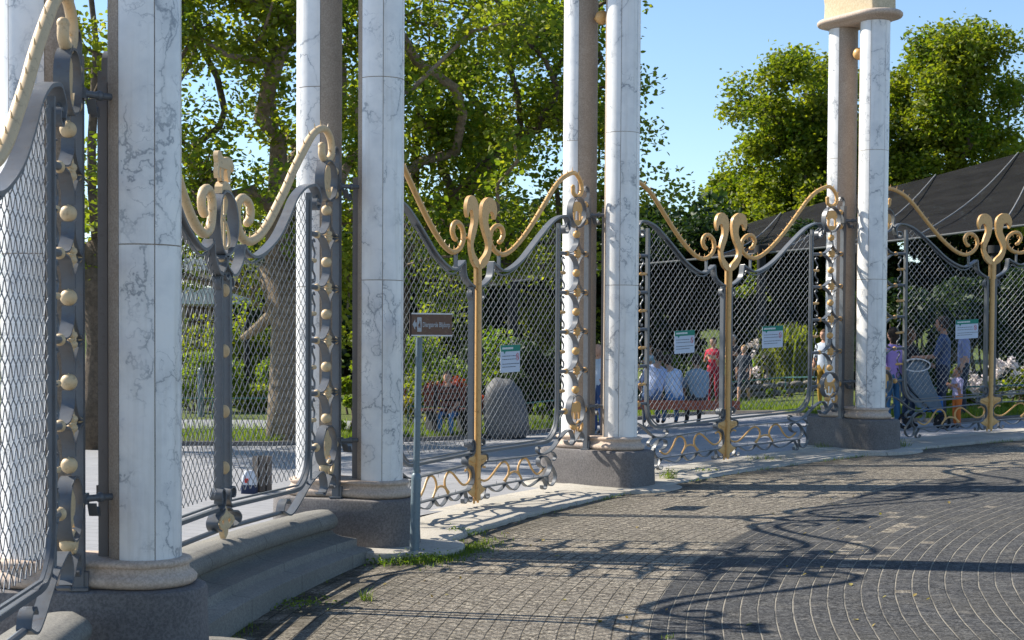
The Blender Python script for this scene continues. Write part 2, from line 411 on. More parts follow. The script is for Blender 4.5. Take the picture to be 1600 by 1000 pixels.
def tree(name, label, cat, base, height, crown_c, crown_r, ncl, nleaf, lsize, leafmat, barkmat, seed, trunk_r=.3, clr=(.7, 1.3), group=None, lean=(0, 0), hollow=.55, squash=.6, fork=.35, minr=.012):
    g = np.random.default_rng(seed); base = np.array(base, float)
    root = thing(name, label, cat, tuple(base), group)
    cc = base + np.array(crown_c); cr = np.array(crown_r, float)
    d = g.normal(size=(ncl, 3)); d /= np.linalg.norm(d, axis=1)[:, None]
    T = cc + d * (g.uniform(hollow, 1, ncl) ** .7)[:, None] * cr * (1 + .13 * np.sin(3 * d[:, :1] + seed) + .1 * np.sin(5 * d[:, 1:2] + 2 * seed))
    T = T[T[:, 2] > base[2] + height * .14]
    # skeleton
    nodes = [base - np.array([0, 0, .3])]; par = [-1]
    top = base + np.array([lean[0], lean[1], height * .72]); K = 9
    for i in range(1, K + 1):
        t = i / K; p = base + (top - base) * t + g.normal(size=3) * .05 * height * .05 * np.array([1, 1, .2]) * (i > 1) * 2
        nodes.append(p); par.append(len(nodes) - 2)
    order = np.argsort(np.linalg.norm(T - (base + (top - base) * fork), axis=1))
    ends = []
    minn = int(K * fork) + 1
    for q in order:
        t = T[q]; A = np.array(nodes[minn:]); dv = t - A; dist = np.linalg.norm(dv, axis=1) + np.maximum(0, -dv[:, 2]) * 1.5
        j = int(np.argmin(dist)) + minn; a = nodes[j]; dd = np.linalg.norm(t - a); m = max(2, int(dd / .7)); prev = j
        off = g.normal(size=3) * dd * .10; off[2] = abs(off[2])
        for i in range(1, m + 1):
            s = i / m; p = a + (t - a) * s + off * math.sin(PI * s) + (g.normal(size=3) * .05 * dd * .5 if i < m else 0)
            nodes.append(p); par.append(prev); prev = len(nodes) - 1
        ends.append(prev)
    n = len(nodes); w = np.zeros(n)
    for e in ends: w[e] += 1
    for i in range(n - 1, 0, -1):
        w[par[i]] += w[i] if par[i] >= 0 else 0
    w = np.maximum(w, .6); R = trunk_r * (w / w[1]) ** .56; R = np.maximum(R, minr)
    R[0] *= 1.35; R[1] = max(R[1], trunk_r)
    ch = [[] for _ in range(n)]
    for i in range(1, n): ch[par[i]].append(i)
    mb = MB(); stack = [(0, None)]
    while stack:
        st, fr = stack.pop(); path = [fr, st] if fr is not None else [st]; cur = st
        while ch[cur]:
            c = sorted(ch[cur], key=lambda k: -w[k])
            for o in c[1:]: stack.append((o, cur))
            cur = c[0]; path.append(cur)
        if len(path) < 2: continue
        P = [nodes[k] for k in path]; rr = [R[k] for k in path]
        if fr is not None: rr[0] = min(R[fr], rr[1] * 1.15)
        ns = 8 if rr[0] > .08 else 5
        mb.tube(P, rr, ns, smooth=0, cap=True)
    mb.build('trunk', barkmat, root, angle=180)
    C = np.array([nodes[e] for e in ends]); mids = np.array([nodes[par[e]] for e in ends])
    C = np.concatenate([C, mids]); rad = g.uniform(clr[0], clr[1], len(C)); rad[len(ends):] *= .7
    P = cloud(g, C, rad, nleaf, squash)
    # thin wisps past the clumps, so the outline stays ragged
    k = g.choice(len(C), nleaf // 7); P2 = C[k] + np.clip(g.normal(size=(len(k), 3)), -1.3, 1.3) * rad[k][:, None] * .62
    P = np.concatenate([P, P2]); P = P[P[:, 2] > base[2] + .2]
    leaves('crown', P, lsize, leafmat, root, seed + 5)
    return root

def shrub(name, label, cat, base, size, n, lsize, mat, seed, group=None, stem=True, squash=1.0, up=.3, narrow=.62, stemmat=None):
    g = np.random.default_rng(seed); base = np.array(base, float); sx, sy, sz = size
    root = thing(name, label, cat, tuple(base), group)
    nc = max(5, int(6 + sx * sy * 3)); nc = min(nc, 60)
    d = g.uniform(-1, 1, size=(nc, 3)); d[:, 2] = g.uniform(.12, .86, nc)
    keep = np.abs(d[:, 0]) ** 2 + np.abs(d[:, 1]) ** 2 < 1.25; d = d[keep] if keep.sum() > 3 else d
    C = base + np.stack([d[:, 0] * sx * .8, d[:, 1] * sy * .8, d[:, 2] * sz * .92], 1)
    rad = g.uniform(.22, .42, len(C)) * min(max(sx, sy), sz) * 1.0 * squash
    P = cloud(g, C, rad, n, .9, .2); P = P[P[:, 2] > base[2] + .01]
    mb = MB()
    for c in C[:12]:
        b0 = base + np.array([(c[0] - base[0]) * .3, (c[1] - base[1]) * .3, -.05]); mb.tube([b0, (b0 + c) / 2 + g.normal(size=3) * .05, c], [.03, .02, .008], 5, smooth=3)
    if stem: mb.build('stem', stemmat or M['bark'], root)
    leaves('foliage', P, lsize, mat, root, seed + 3, up=up, narrow=narrow)
    return root

def blades(P, h, w, lean, seed):
    """grass blades: 5-vertex bent strips"""
    g = np.random.default_rng(seed); n = len(P)
    a = g.uniform(0, 2 * PI, n); H = h * g.uniform(.5, 1.15, n); Ln = lean * g.uniform(.2, 1.2, n) * H
    dx = np.stack([np.cos(a), np.sin(a), np.zeros(n)], 1); sx = np.stack([-np.sin(a), np.cos(a), np.zeros(n)], 1) * w / 2
    z = np.array([0, 0, 1.0])
    mid = P + dx * (Ln * .35)[:, None] + z * (H * .6)[:, None]; tip = P + dx * Ln[:, None] + z * H[:, None]
    V = np.stack([P - sx, P + sx, mid + sx * .8, mid - sx * .8, tip + sx * .1, tip - sx * .1], 1).reshape(-1, 3)
    return V
BLF = [(0, 1, 2, 3), (3, 2, 4, 5)]

# ================================================================== SETTING
def sheet(name, polyfn, mat, xs, ys):
    V = []; Fc = []; nx = len(xs); ny = len(ys)
    for y in ys:
        for x in xs: V.append(polyfn(x, y))
    for j in range(ny - 1):
        for i in range(nx - 1):
            a = j * nx + i; Fc.append((a, a + 1, a + nx + 1, a + nx))
    mb = MB(); mb.add(V, Fc); o = mb.build(name, mat, None, smooth=False); o['kind'] = 'structure'; return o

def pix_polar(px, py):
    h = hor(px); k = (py - h) / F; q = (px - 800) / F
    Y = 2.07 / (k + .045 * q + .0158); X = q * Y
    return math.hypot(X - CX, Y - CY), math.atan2(Y - CY, -(X - CX))
cells = []
for (zx, zy, dr, dt) in ((1075, 325, .12, .010), (1070, 342, .12, .012), (1190, 342, .12, .011), (1120, 378, .12, .028), (1060, 398, .12, .026), (885, 425, .12, .012), (910, 447, .12, .012),
                         (960, 467, .24, .020), (1040, 471, .12, .010), (855, 485, .12, .012), (1035, 505, .12, .009), (940, 521, .24, .012), (850, 546, .12, .012), (1000, 546, .12, .009), (910, 577, .12, .010), (1240, 450, .12, .011), (1100, 655, .12, .010)):
    r, t = pix_polar(1000 + zx / 2.667, 680 + zy / 2.667)
    rr = math.floor(r / .118) * .118; cells.append((rr + .004, rr + dr + (-.004), t - dt / 2, t + dt / 2))
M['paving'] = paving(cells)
def pv(r, a):
    x, y = CX + r * math.cos(a), CY + r * math.sin(a); return (x, y, z_pave(x, y))
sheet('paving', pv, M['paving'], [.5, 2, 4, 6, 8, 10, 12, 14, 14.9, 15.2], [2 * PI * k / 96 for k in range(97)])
def pz(r, a):
    x, y = CX + r * math.cos(a), CY + r * math.sin(a); return (x, y, z_plaza(x, y))
sheet('ground', pz, M['plaza'], [15.35, 16, 18, 20, 23, 27, 32, 40, 60, 100, 200, 500, 900], [2 * PI * k / 128 for k in range(129)])

EDGE = [(-60, 22), (-30, 23), (-10, 24.7), (-4, 24.9), (-1, 26.6), (.6, 28.2), (2.4, 31), (4.1, 32), (5.4, 31), (6.2, 27.6), (7.6, 25.4), (12, 26.2), (30, 30), (60, 40)]
def edge_y(x): return float(np.interp(x, [e[0] for e in EDGE], [e[1] for e in EDGE]))
xs = [-60, -30, -20, -14, -10, -8, -6, -5, -4, -3, -2, -1, 0, .6, 1.5, 2.4, 3.3, 4.1, 4.8, 5.4, 5.8, 6.2, 6.9, 7.6, 9, 12, 16, 22, 30, 60]
mb = MB(); V = []; Fc = []
rows = [0, 0.0001, .12, 2, 6, 14, 30, 70, 160]
for k, r in enumerate(rows):
    for x in xs:
        y = edge_y(x) + r; V.append((x, y, z_plaza(x) + (-.05 if k == 0 else .07 + (0 if k < 3 else .015 * min(r, 40)))))
for j in range(len(rows) - 1):
    for i in range(len(xs) - 1):
        a = j * len(xs) + i; Fc.append((a, a + 1, a + len(xs) + 1, a + len(xs)))
mb.add(V, Fc, 0)
mb.mi = [1 if (i // (len(xs) - 1)) < 2 else 0 for i in range(len(Fc))]
o = mb.build('lawn', [M['lawn'], M['granite']], None, smooth=False); o['kind'] = 'structure'
def lawn_z(x, y):
    r = max(0, y - edge_y(x)); return z_plaza(x) + .07 + .015 * min(r, 40) if r > 1.0 else z_plaza(x) + .07
# path crossing the lawn behind the second gate
mb = MB(); V = []; Fc = []
px_ = [-40, -20, -12, -9, -7, -5, -4, -3, -2.2]
for x in px_:
    for k, yy in enumerate((27.6, 28.4, 29.2, 30.0)): V.append((x, yy + .03 * (x + 4) * (0 if x < -9 else 1) * .5, lawn_z(x, yy) + .012))
for i in range(len(px_) - 1):
    for k in range(3): a = i * 4 + k; Fc.append((a, a + 4, a + 5, a + 1))
mb.add(V, Fc); o = mb.build('path', M['plaza'], None, smooth=False); o['kind'] = 'structure'
# far rise behind everything
mb = MB(); V = []; Fc = []; gx = np.linspace(-90, 140, 40)
for x in gx:
    for (y, z) in ((100, -1.5), (112, 1.5 + 1.2 * math.sin(x * .09)), (150, 3 + 1.5 * math.sin(x * .05 + 1))): V.append((x, y, z))
for i in range(39):
    for k in range(2): a = i * 3 + k; Fc.append((a, a + 3, a + 4, a + 1))
mb.add(V, Fc); o = mb.build('hill', M['lawn'], None); o['kind'] = 'structure'

# ---- sill under gates 3..5 and stepped walls under gates 1, 2 (swept round the arc)
def sweep(mb, prof, ta, tb, n, zfn, wob=0.0):
    rings = []
    for i in range(n + 1):
        t = ta + (tb - ta) * i / n; z0 = zfn(t); w = wob * math.sin(i * 2.7) * math.sin(i * .9)
        rings.append([(*circ(t, RG - d - (w if d > .5 else 0)), z0 + z) for d, z in prof])
    mb.loft(rings, True)
mb = MB()
sweep(mb, [(-.22, -.80), (-.22, -.562), (-.2, -.555), (.70, -.572), (.735, -.578), (.75, -.60), (.75, -.80)], pier_t(2) + .01, pier_t(5) - .05, 120, base_at, .03)
o = mb.build('kerb', M['sill'], None, angle=30); o['kind'] = 'structure'
STEP = catmull([(-.20, -.262), (-.06, -.238), (.05, -.236)], 4) + catmull([(.05, -.236), (.12, -.260), (.16, -.315), (.135, -.380), (.07, -.402)], 5)[1:] + \
    catmull([(.062, -.408), (.085, -.435), (.15, -.460), (.27, -.474)], 4) + [(.298, -.477), (.303, -.486), (.303, -.535), (.31, -.542)] + [(.435, -.555), (.45, -.565), (.45, -.80), (-.20, -.80)]
for gi, lb in ((1, 'rounded grey stone step wall at the lower left corner, left of the front marble pillars'), (2, 'long curved stone step wall under the gate between the two nearest marble pillars')):
    cpt = circ(pier_t(gi) + DT / 2, RG); th = thing('step_wall', lb, 'step wall', (cpt[0], cpt[1], -1.9), 'stepped stone walls under the gates')
    ta, tb = pier_t(gi - 1) - .031, pier_t(gi) + .031
    mb = MB(); rings = []
    N = 60
    for i in range(N + 1):
        t = ta + (tb - ta) * i / N; e = min(i, N - i) / N * abs(tb - ta) * RG; k = 1 if e > .12 else math.sqrt(max(0, 1 - (1 - e / .12) ** 2)) * .45 + .55
        rings.append([(*circ(t, RG - (d * k if d > 0 and z > -.41 else d)), base_at(t) + z) for d, z in STEP])
    mb.loft(rings, True)
    mb.build('coping', M['step'], th, angle=50)

# ================================================================== PILLARS
def capsule(a, b, n=16, waist=0.0):
    P = []
    for k in range(n + 1): t = -PI / 2 + PI * k / n; P.append((a - b + b * math.cos(t), b * math.sin(t)))
    if waist:
        for k in range(1, 8): s = k / 8; P.append(((a - b) * (1 - 2 * s), b - waist * math.sin(PI * s) ** 2))
    for k in range(n + 1): t = PI / 2 + PI * k / n; P.append((-(a - b) + b * math.cos(t), b * math.sin(t)))
    if waist:
        for k in range(1, 8): s = k / 8; P.append((-(a - b) * (1 - 2 * s), -(b - waist * math.sin(PI * s) ** 2)))
    return P
def rrect(a, b, r, n=8):
    P = []
    for cx, cy, a0 in ((a - r, b - r, 0), (-(a - r), b - r, PI / 2), (-(a - r), -(b - r), PI), (a - r, -(b - r), 1.5 * PI)):
        for k in range(n + 1): t = a0 + PI / 2 * k / n; P.append((cx + r * math.cos(t), cy + r * math.sin(t)))
    return P
PL = ['nearest pair of white marble pillars, its grey plinth cut by the bottom edge',
      'pair of tall marble pillars behind the brown street sign, second from the left',
      'pair of tall marble pillars just right of the middle, on a square cornered grey plinth',
      'farthest pair of marble pillars with its rounded capital showing against the blue sky']
def pillar(i):
    t = pier_t(i); b = BASE[i]; c = circ(t, RG)
    er = (math.cos(t), math.sin(t)); et = (-math.sin(t), math.cos(t))       # outward, tangent
    def fn(x, y, z): return (c[0] + er[0] * x + et[0] * y, c[1] + er[1] * x + et[1] * y, b + z)
    th = thing('pillar_pair', PL[i - 1], 'pillars', (c[0], c[1], b - .57), 'paired marble pillars of the gateway')
    mb = MB(); mb.loft([[(x + (-.12 if x < 0 else 0), y, z) for x, y in capsule(.98 - q, .60 - q, 14)] for z, q in ((-.80, 0), (-.60, 0), (-.576, .012), (-.570, .035))]); mb.build('apron', M['sill'] if i > 1 else M['step'], th, fn)
    mb = MB(); R = .15 if i >= 3 else .28
    mb.loft([[(x + .03, y, z) for x, y in rrect(.685 - q, .325 - q, min(R, .32 - q), 8)] for z, q in ((-.60, -.01), (-.30, 0), (-.185, 0), (-.165, .008), (-.155, .028), (-.1535, .06))]); mb.build('plinth', M['granite'], th, fn, angle=40)
    mb = MB(); prof = [(-.155, .03), (-.15, .055), (-.13, .078), (-.105, .080), (-.085, .062), (-.075, .045), (-.055, .034), (-.038, .036), (-.032, .046), (-.015, .052), (-.003, .045), (.004, .025), (.005, -.01)]
    mb.loft([[(x, y, z) for x, y in capsule(.31 + .215 + q, .215 + q, 14, .045)] for z, q in prof]); mb.build('base_moulding', M['mould'], th, fn, angle=50)
    g = .0035
    for sgn in (-1, 1):                                   # -1 inner column (towards the forecourt), +1 outer
        x0 = sgn * .31; mb = MB()
        mb.loft([[(x0 + .197 * math.cos(a), .197 * math.sin(a), z) for a in [2 * PI * k / 40 for k in range(40)]] for z in (0.0, 5.37)], True)
        # brown back of the shaft stands flush with the marble
        for a0, a1 in ((120, 240),):
            n = 14; ang = [math.radians(a0 + .8 + (a1 - a0 - 1.6) * k / n) + (0 if sgn > 0 else PI) for k in range(n + 1)]
            ring = [(x0 + .205 * math.cos(a), .205 * math.sin(a)) for a in ang] + [(x0 + .18 * math.cos(a), .18 * math.sin(a)) for a in ang[::-1]]
            mb.loft([[(x, y, z) for x, y in ring] for z in (.002, 5.366)], True)
        shaft = mb.build('shaft', M['stone'], th, fn, angle=30)
        mb = MB(); dz = -.055 if sgn > 0 else 0
        zz = [0, L + dz, 2 * L + dz, 5.37]
        for a0 in (-120, -60, 0, 60):
            for q in range(3):
                n = 8; ang = [math.radians(a0 + .85 + (60 - 1.7) * k / n) + (0 if sgn > 0 else PI) for k in range(n + 1)]
                ring = [(x0 + .206 * math.cos(a), .206 * math.sin(a)) for a in ang] + [(x0 + .19 * math.cos(a), .19 * math.sin(a)) for a in ang[::-1]]
                mb.loft([[(x, y, z) for x, y in ring] for z in (zz[q] + g, zz[q + 1] - g)], True)
        mb.build('marble_cladding', M['marble'], shaft, fn, angle=30)
    mb = MB(); prof = [(5.372, -.02), (5.39, .0), (5.405, .04), (5.41, .08), (5.422, .118), (5.447, .135), (5.475, .132), (5.495, .11), (5.503, .05)]
    mb.loft([[(x, y, z) for x, y in capsule(.56 + q, .235 + q * .9, 14)] for z, q in prof]); mb.build('capital', M['mould'], th, fn, angle=60)
    mb = MB(); mb.loft([[(x * k, y * k, z) for x, y in rrect(.52, .24, .03, 3)] for z, k in ((5.50, .94), (5.72, .93), (5.95, 1.0), (6.1, 1.1), (6.14, 1.1))]); mb.build('impost_block', M['cream'], th, fn, angle=35)
    mb = MB(); mb.ball((0, 0, 4.98), .085, 24, 14); mb.tube([(-.2, 0, 4.98), (.2, 0, 4.98)], .02, 8); mb.build('ball', M['gold'] if i > 2 else M['cream_paint'], th, fn)
    mb = MB(); mb.box((-.075, 0, 1.36), (.028, .035, 1.36)); mb.build('jamb_plate', M['jamb'], th, fn)
    return th
for i in range(1, 5): pillar(i)

# ================================================================== GATES
TOP_A = [(1.819, 2.433), (1.838, 2.52), (1.746, 2.588), (1.528, 2.533), (1.314, 2.397), (1.101, 2.238), (.892, 2.082), (.684, 1.976), (.514, 1.937), (.361, 1.992), (.294, 2.029)]
U_A = [(.294, 2.032), (.261, 1.874), (.144, 1.793), (.061, 1.764)]
TOP_B = [(1.80, 2.41), (1.815, 2.49), (1.72, 2.565), (1.60, 2.555), (1.467, 2.517), (1.307, 2.42), (1.151, 2.255), (.949, 2.074), (.705, 1.947), (.516, 1.896), (.379, 1.928), (.311, 1.973)]
U_B = [(.311, 1.976), (.28, 1.854), (.178, 1.752), (.09, 1.735)]
CURL = [(1.819, 2.433), (1.79, 2.395), (1.745, 2.40), (1.725, 2.44), (1.745, 2.475), (1.775, 2.465)]
GOLD_A = [(1.941, 2.934), (1.955, 2.859), (2.041, 2.827), (2.122, 2.874), (2.126, 2.974), (2.041, 3.068), (1.93, 3.094), (1.71, 3.018), (1.528, 2.891), (1.349, 2.717), (1.172, 2.544), (.996, 2.385), (.822, 2.252), (.65, 2.152), (.497, 2.115), (.361, 2.155), (.278, 2.244), (.288, 2.351), (.378, 2.418), (.48, 2.41), (.52, 2.338), (.48, 2.266), (.446, 2.25)]
GOLD_B = [(1.92, 2.93), (1.925, 2.85), (2.03, 2.818), (2.135, 2.88), (2.118, 3.01), (1.971, 3.085), (1.742, 3.015), (1.521, 2.845), (1.307, 2.649), (1.151, 2.485), (.999, 2.346), (.801, 2.17), (.61, 2.055), (.43, 2.012), (.30, 2.06), (.245, 2.165), (.25, 2.27), (.33, 2.335), (.43, 2.32), (.485, 2.26), (.475, 2.19), (.43, 2.155)]
HORN = [(-.006, 1.974), (.028, 2.044), (.111, 2.114), (.144, 2.209), (.061, 2.375), (.028, 2.518), (.045, 2.636), (.111, 2.696), (.177, 2.713), (.261, 2.685), (.304, 2.602), (.300, 2.53), (.268, 2.480), (.25, 2.53), (.215, 2.562), (.165, 2.548), (.144, 2.446), (.184, 2.351), (.211, 2.256), (.204, 2.137), (.144, 2.019), (.045, 1.954)]
PLATE = [(0, .03), (.03, .02), (.078, -.024), (.179, -.036), (.198, -.069), (.179, -.099), (.116, -.118), (.078, -.141), (.051, -.201), (.047, -.273), (.072, -.329), (.129, -.374), (.175, -.392), (.129, -.424), (.066, -.454), (.02, -.475), (0, -.51)]
WAVES = [[(.204, -.168), (.154, -.155), (.104, -.178), (.078, -.226), (.104, -.282), (.167, -.31), (.242, -.311), (.319, -.277), (.408, -.216), (.498, -.159), (.575, -.143), (.64, -.184), (.66, -.241), (.64, -.294), (.569, -.352)],
         [(.588, -.363), (.64, -.303), (.718, -.273), (.797, -.274), (.862, -.312), (.909, -.366)],
         [(.862, -.312), (.836, -.255), (.862, -.192), (.915, -.15), (.981, -.141), (1.041, -.178), (1.101, -.257), (1.168, -.318), (1.235, -.342), (1.302, -.324), (1.356, -.291)]]
RAIL1 = [(.17, -.108), (.7, -.118), (1.235, -.126), (1.356, -.124), (1.451, -.107), (1.547, -.067), (1.657, .010), (1.787, .085), (1.892, .106), (1.957, .051), (1.977, -.013), (1.918, -.062), (1.852, -.048), (1.82, -.009)]
RAIL2 = [(.072, -.325), (.129, -.372), (.30, -.378), (.8, -.38), (1.316, -.381), (1.424, -.367), (1.485, -.297), (1.465, -.22), (1.383, -.158), (1.302, -.152), (1.248, -.176), (1.248, -.232), (1.316, -.274), (1.36, -.27)]
SCAL = [[(.204, -.385), (.281, -.396), (.383, -.446), (.485, -.445), (.590, -.388)], [(.590, -.388), (.692, -.454), (.784, -.466), (.889, -.390)], [(.889, -.390), (1.008, -.458), (1.114, -.453), (1.221, -.42), (1.329, -.392)],
        [(.204, -.385), (.167, -.463), (.116, -.504), (.072, -.491), (.072, -.455)], [(.175, -.45), (.204, -.502), (.255, -.498), (.261, -.458)], [(1.329, -.392), (1.397, -.477), (1.383, -.522), (1.329, -.518), (1.316, -.479)],
        [(1.48, -.24), (1.588, -.361), (1.588, -.446), (1.519, -.501), (1.438, -.471), (1.424, -.385)], [(1.451, -.107), (1.533, -.122), (1.595, -.174), (1.561, -.218), (1.506, -.205)], [(1.356, -.128), (1.289, -.118), (1.221, -.09), (1.215, -.052), (1.242, -.036), (1.27, -.06)]]
SW2 = [(1.931, -.072), (1.997, -.032), (2.05, .018), (2.116, .068), (2.17, .037), (2.183, -.018), (2.143, -.051), (2.103, -.021)]
THIN = [(1.76, .32), (1.70, .256), (1.696, .149), (1.683, .061), (1.631, .029), (1.60, .06)]
GCURL = [(2.07, .17), (2.116, .195), (2.183, .153), (2.16, .092), (2.11, .086), (2.09, .123)]

def ell(cx, cz, a, b, n=28, a0=0): return [(cx + a * math.cos(a0 + 2 * PI * k / n), cz + b * math.sin(a0 + 2 * PI * k / n)) for k in range(n)]
def animal(kind):
    """flat cut-out beasts, unit box -1..1"""
    if kind == 0:    # ox with lowered head
        return [(-.95, .1), (-.85, .42), (-.55, .62), (-.2, .55), (.2, .66), (.62, .6), (.86, .35), (.9, -.1), (.78, -.2), (.74, -.8), (.55, -.8), (.5, -.25), (.1, -.28), (.02, -.8), (-.18, -.8), (-.2, -.3), (-.5, -.22), (-.56, -.8), (-.74, -.8), (-.74, -.1), (-.9, -.25)]
    if kind == 1:    # antlered deer in a leap
        return [(-.9, .05), (-.95, .3), (-.75, .45), (-.85, .85), (-.68, .6), (-.6, .9), (-.52, .5), (-.4, .25), (.1, .2), (.55, .28), (.85, .55), (.92, .3), (.72, .05), (.95, -.5), (.85, -.85), (.7, -.5), (.45, -.2), (.2, -.85), (.05, -.85), (.12, -.25), (-.3, -.2), (-.2, -.85), (-.38, -.85), (-.5, -.25), (-.85, -.6), (-.95, -.5), (-.65, -.05)]
    if kind == 2:    # hoofed beast standing, broad back
        return [(-.85, .0), (-.8, .55), (-.4, .82), (.3, .85), (.75, .6), (.9, .1), (.72, .0), (.7, -.75), (.5, -.75), (.44, -.02), (-.32, -.02), (-.38, -.75), (-.6, -.75), (-.62, -.05)]
    if kind == 3:    # long-tailed bird
        return [(-.15, .95), (.2, .9), (.4, .6), (.75, .35), (.85, 0), (.7, -.35), (.4, -.5), (.75, -.9), (.35, -.7), (.15, -.95), (0, -.55), (-.25, -.9), (-.22, -.4), (-.5, -.1), (-.35, .3), (-.5, .55), (-.35, .8)]
    return [(-.5, -.9), (-.55, .2), (-.3, .7), (.1, .95), (.5, .75), (.6, .1), (.45, -.35), (.7, -.8), (.4, -.9), (.2, -.4), (.1, -.9), (-.15, -.9), (-.18, -.35), (-.3, -.9)]

GLAB = {1: 'large wire mesh gate cut off by the left edge of the photo',
        2: 'wire mesh gate with an oval monogram and small elephant shape on top',
        3: 'grey and gold wire mesh gate behind the brown street sign, with one green headed notice',
        4: 'grey and gold wire mesh gate carrying two green headed notices',
        5: 'grey and gold wire mesh gate cut by the right edge, right of the farthest pillars'}
def gate(gi):
    A = circ(pier_t(gi) + DT / 2, RG); styleB = gi <= 2
    PL_, PR_ = circ(pier_t(gi - 1) - DG, RG), circ(pier_t(gi) + DG, RG)
    def frame(s):
        P = PR_ if s > 0 else PL_; d = np.array(P) - np.array(A); d /= np.hypot(*d)
        t = math.atan2(A[1] - CY, A[0] - CX); inn = np.array([-math.cos(t), -math.sin(t)]); n = inn - d * np.dot(inn, d); n /= np.hypot(*n)
        return d, n
    fr = {1: frame(1), -1: frame(-1)}
    sl = (BASE[gi] - BASE[gi - 1]) / 4.72; b0 = (BASE[gi] + BASE[gi - 1]) / 2
    def mp(s):
        d, n = fr[s]
        def fn(u, w, z):
            return (A[0] + d[0] * u + n[0] * w, A[1] + d[1] * u + n[1] * w, z + b0 + sl * s * u)
        return fn
    def mid(u, w, z):
        s = 1 if u >= 0 else -1
        n = (fr[1][1] + fr[-1][1]); n = n / np.hypot(*n); d = fr[s][0]
        return (A[0] + d[0] * abs(u) + n[0] * w, A[1] + d[1] * abs(u) + n[1] * w, z + b0 + sl * u)
    G = thing('wire_gate', GLAB[gi], 'gate', (A[0], A[1], b0 - .5), 'ornamental wire gates between the pillars')
    gold = M['cream_paint'] if styleB else M['gold']; grey = M['grey']
    TOP = TOP_B if styleB else TOP_A; U = U_B if styleB else U_A; GR = GOLD_B if styleB else GOLD_A
    tr = .034 if styleB else .027
    dw = .036 if styleB else .034
    for s in (-1, 1):
        fn = mp(s)
        # leaf frame
        mb = MB(); mb.strap(TOP, -.042, .042, .022, 5); mb.strap([(x, z - (.02 if styleB else 0)) for x, z in CURL], -.034, .034, .016, 4)
        mb.strap(U, -.042, .042, .02, 6)
        cor = [(1.635, .40), (1.632, .28), (1.60, .15), (1.53, .06), (1.43, .012), (1.30, .0)]
        mb.strap([(1.635, 2.50), (1.635, 1.6), (1.635, .8)] + cor, -.022, .022, .030, 3)
        mb.strap([(1.30, 0), (.9, 0), (.5, 0.0), (.12, .0)], -.022, .022, .026, 0)
        mb.strap([(1.60, 2.44), (1.60, 1.6), (1.60, .8), (1.60, .42), (1.565, .19), (1.43, .055), (1.28, .040), (.6, .04), (.13, .04)], -.01, .01, .014, 3)
        mb.strap([(x * .985, z - .045) for x, z in TOP[4:-1]], -.01, .01, .013, 4)
        iu = .085 if styleB else .075
        mb.box((iu, 0, .90), (.020 if styleB else .022, .030, .86)); mb.strap([(iu, 1.74), (iu + .05, 1.71), (iu + .055, 1.66), (iu + .03, 1.63)], -.03, .03, .012, 4)
        for k in range(12): mb.ball((1.655, .024, .3 + k * .18), .007, 6, 4)
        # corner scrolls at the foot by the pole
        mb.strap([(.12, .0), (.07, .02), (.045, .07), (.06, .13), (.11, .15), (.145, .12), (.135, .08), (.105, .075)], -.045, .045, .014, 5)
        mb.build('panel_frame', grey, G, fn)
        # chain link
        mb = MB(); p = .098; h = p / 2
        tu = np.array([q[0] for q in TOP[::-1]] ); tz = np.array([q[1] for q in TOP[::-1]])
        k_ = tu <= 1.70; tu, tz = tu[k_], tz[k_]; o_ = np.argsort(tu); tu, tz = tu[o_], tz[o_]
        def inside(u, z):
            if u < .115 or u > 1.60: return False
            if z < .05: return False
            if u > 1.28 and z < .38 and (u - 1.28) ** 2 + (z - .38) ** 2 > .33 ** 2: return False
            zt = np.interp(u, tu, tz) - .02 if u > .30 else np.interp(u, [.06, .144, .261, .30], [1.75, 1.78, 1.86, 2.0])
            return z < zt
        i0, i1, j0, j1 = 2, 34, 0, 54
        for fam in (1, -1):
            for c in range(-60, 95):
                run = []
                for i in range(i0, i1):
                    j = (i - c) if fam > 0 else (c - i)
                    if (i + j) % 2 and False: continue
                    u, z = i * h, j * h
                    if c % 2 == 0 and j0 <= j <= j1 and inside(u, z): run.append((u, .0030 * fam * (-1) ** i, z))
                    else:
                        if len(run) > 1: mb.tube(run, .0033, 5, cap=False)
                        run = []
                if len(run) > 1: mb.tube(run, .0033, 5, cap=False)
        mb.build('wire_mesh', M['wire'], G, fn, angle=50)
        # spiked rail
        P = catmull(GR, 6); mb = MB(); mb.tube([(q[0], 0, q[1]) for q in P], [tr * .95] * 8 + [tr * 1.05] * 10 + [tr] * 8, 10)
        mb.ball((P[0][0], 0, P[0][1]), tr * 1.02, 10, 7); mb.ball((P[-1][0], 0, P[-1][1]), tr * .98, 10, 7)
        acc = 0
        for i in range(1, len(P)):
            d = P[i] - P[i - 1]; ln = np.hypot(*d); acc += ln
            if acc > .105 and i > 18 and i < len(P) - 4:
                acc = 0; nrm = np.array([d[1], -d[0]]) / ln
                nrm = -nrm if nrm[1] < 0 and i < len(P) * .7 else nrm
                if i > len(P) * .72: nrm = np.array([d[1], -d[0]]) / ln
                q = P[i] + nrm * (tr - .004); e = P[i] + nrm * (tr + .042)
                mb.tube([(q[0], 0, q[1]), (e[0], 0, e[1])], [.0075, .0015], 5)
        rail = mb.build('spiked_rail', gold, G, fn, angle=60)
        if not styleB:
            mb = MB(); mb.box((.44, 0, 2.03), (.008, .02, .09)); mb.build('rail_stay', grey, rail, fn); mb = MB(); mb.tube([(.27, 0, 2.27), (.20, 0, 2.27)], .014, 8); mb.build('rail_stay', gold, rail, fn)
        # hinge post
        mb = MB(); mb.box((2.285, -.005, 1.34), (.028, .032, 1.49)); mb.box((2.285, 0, -.145), (.05, .055, .008)); mb.box((2.285, .03, -.10), (.02, .02, .05))
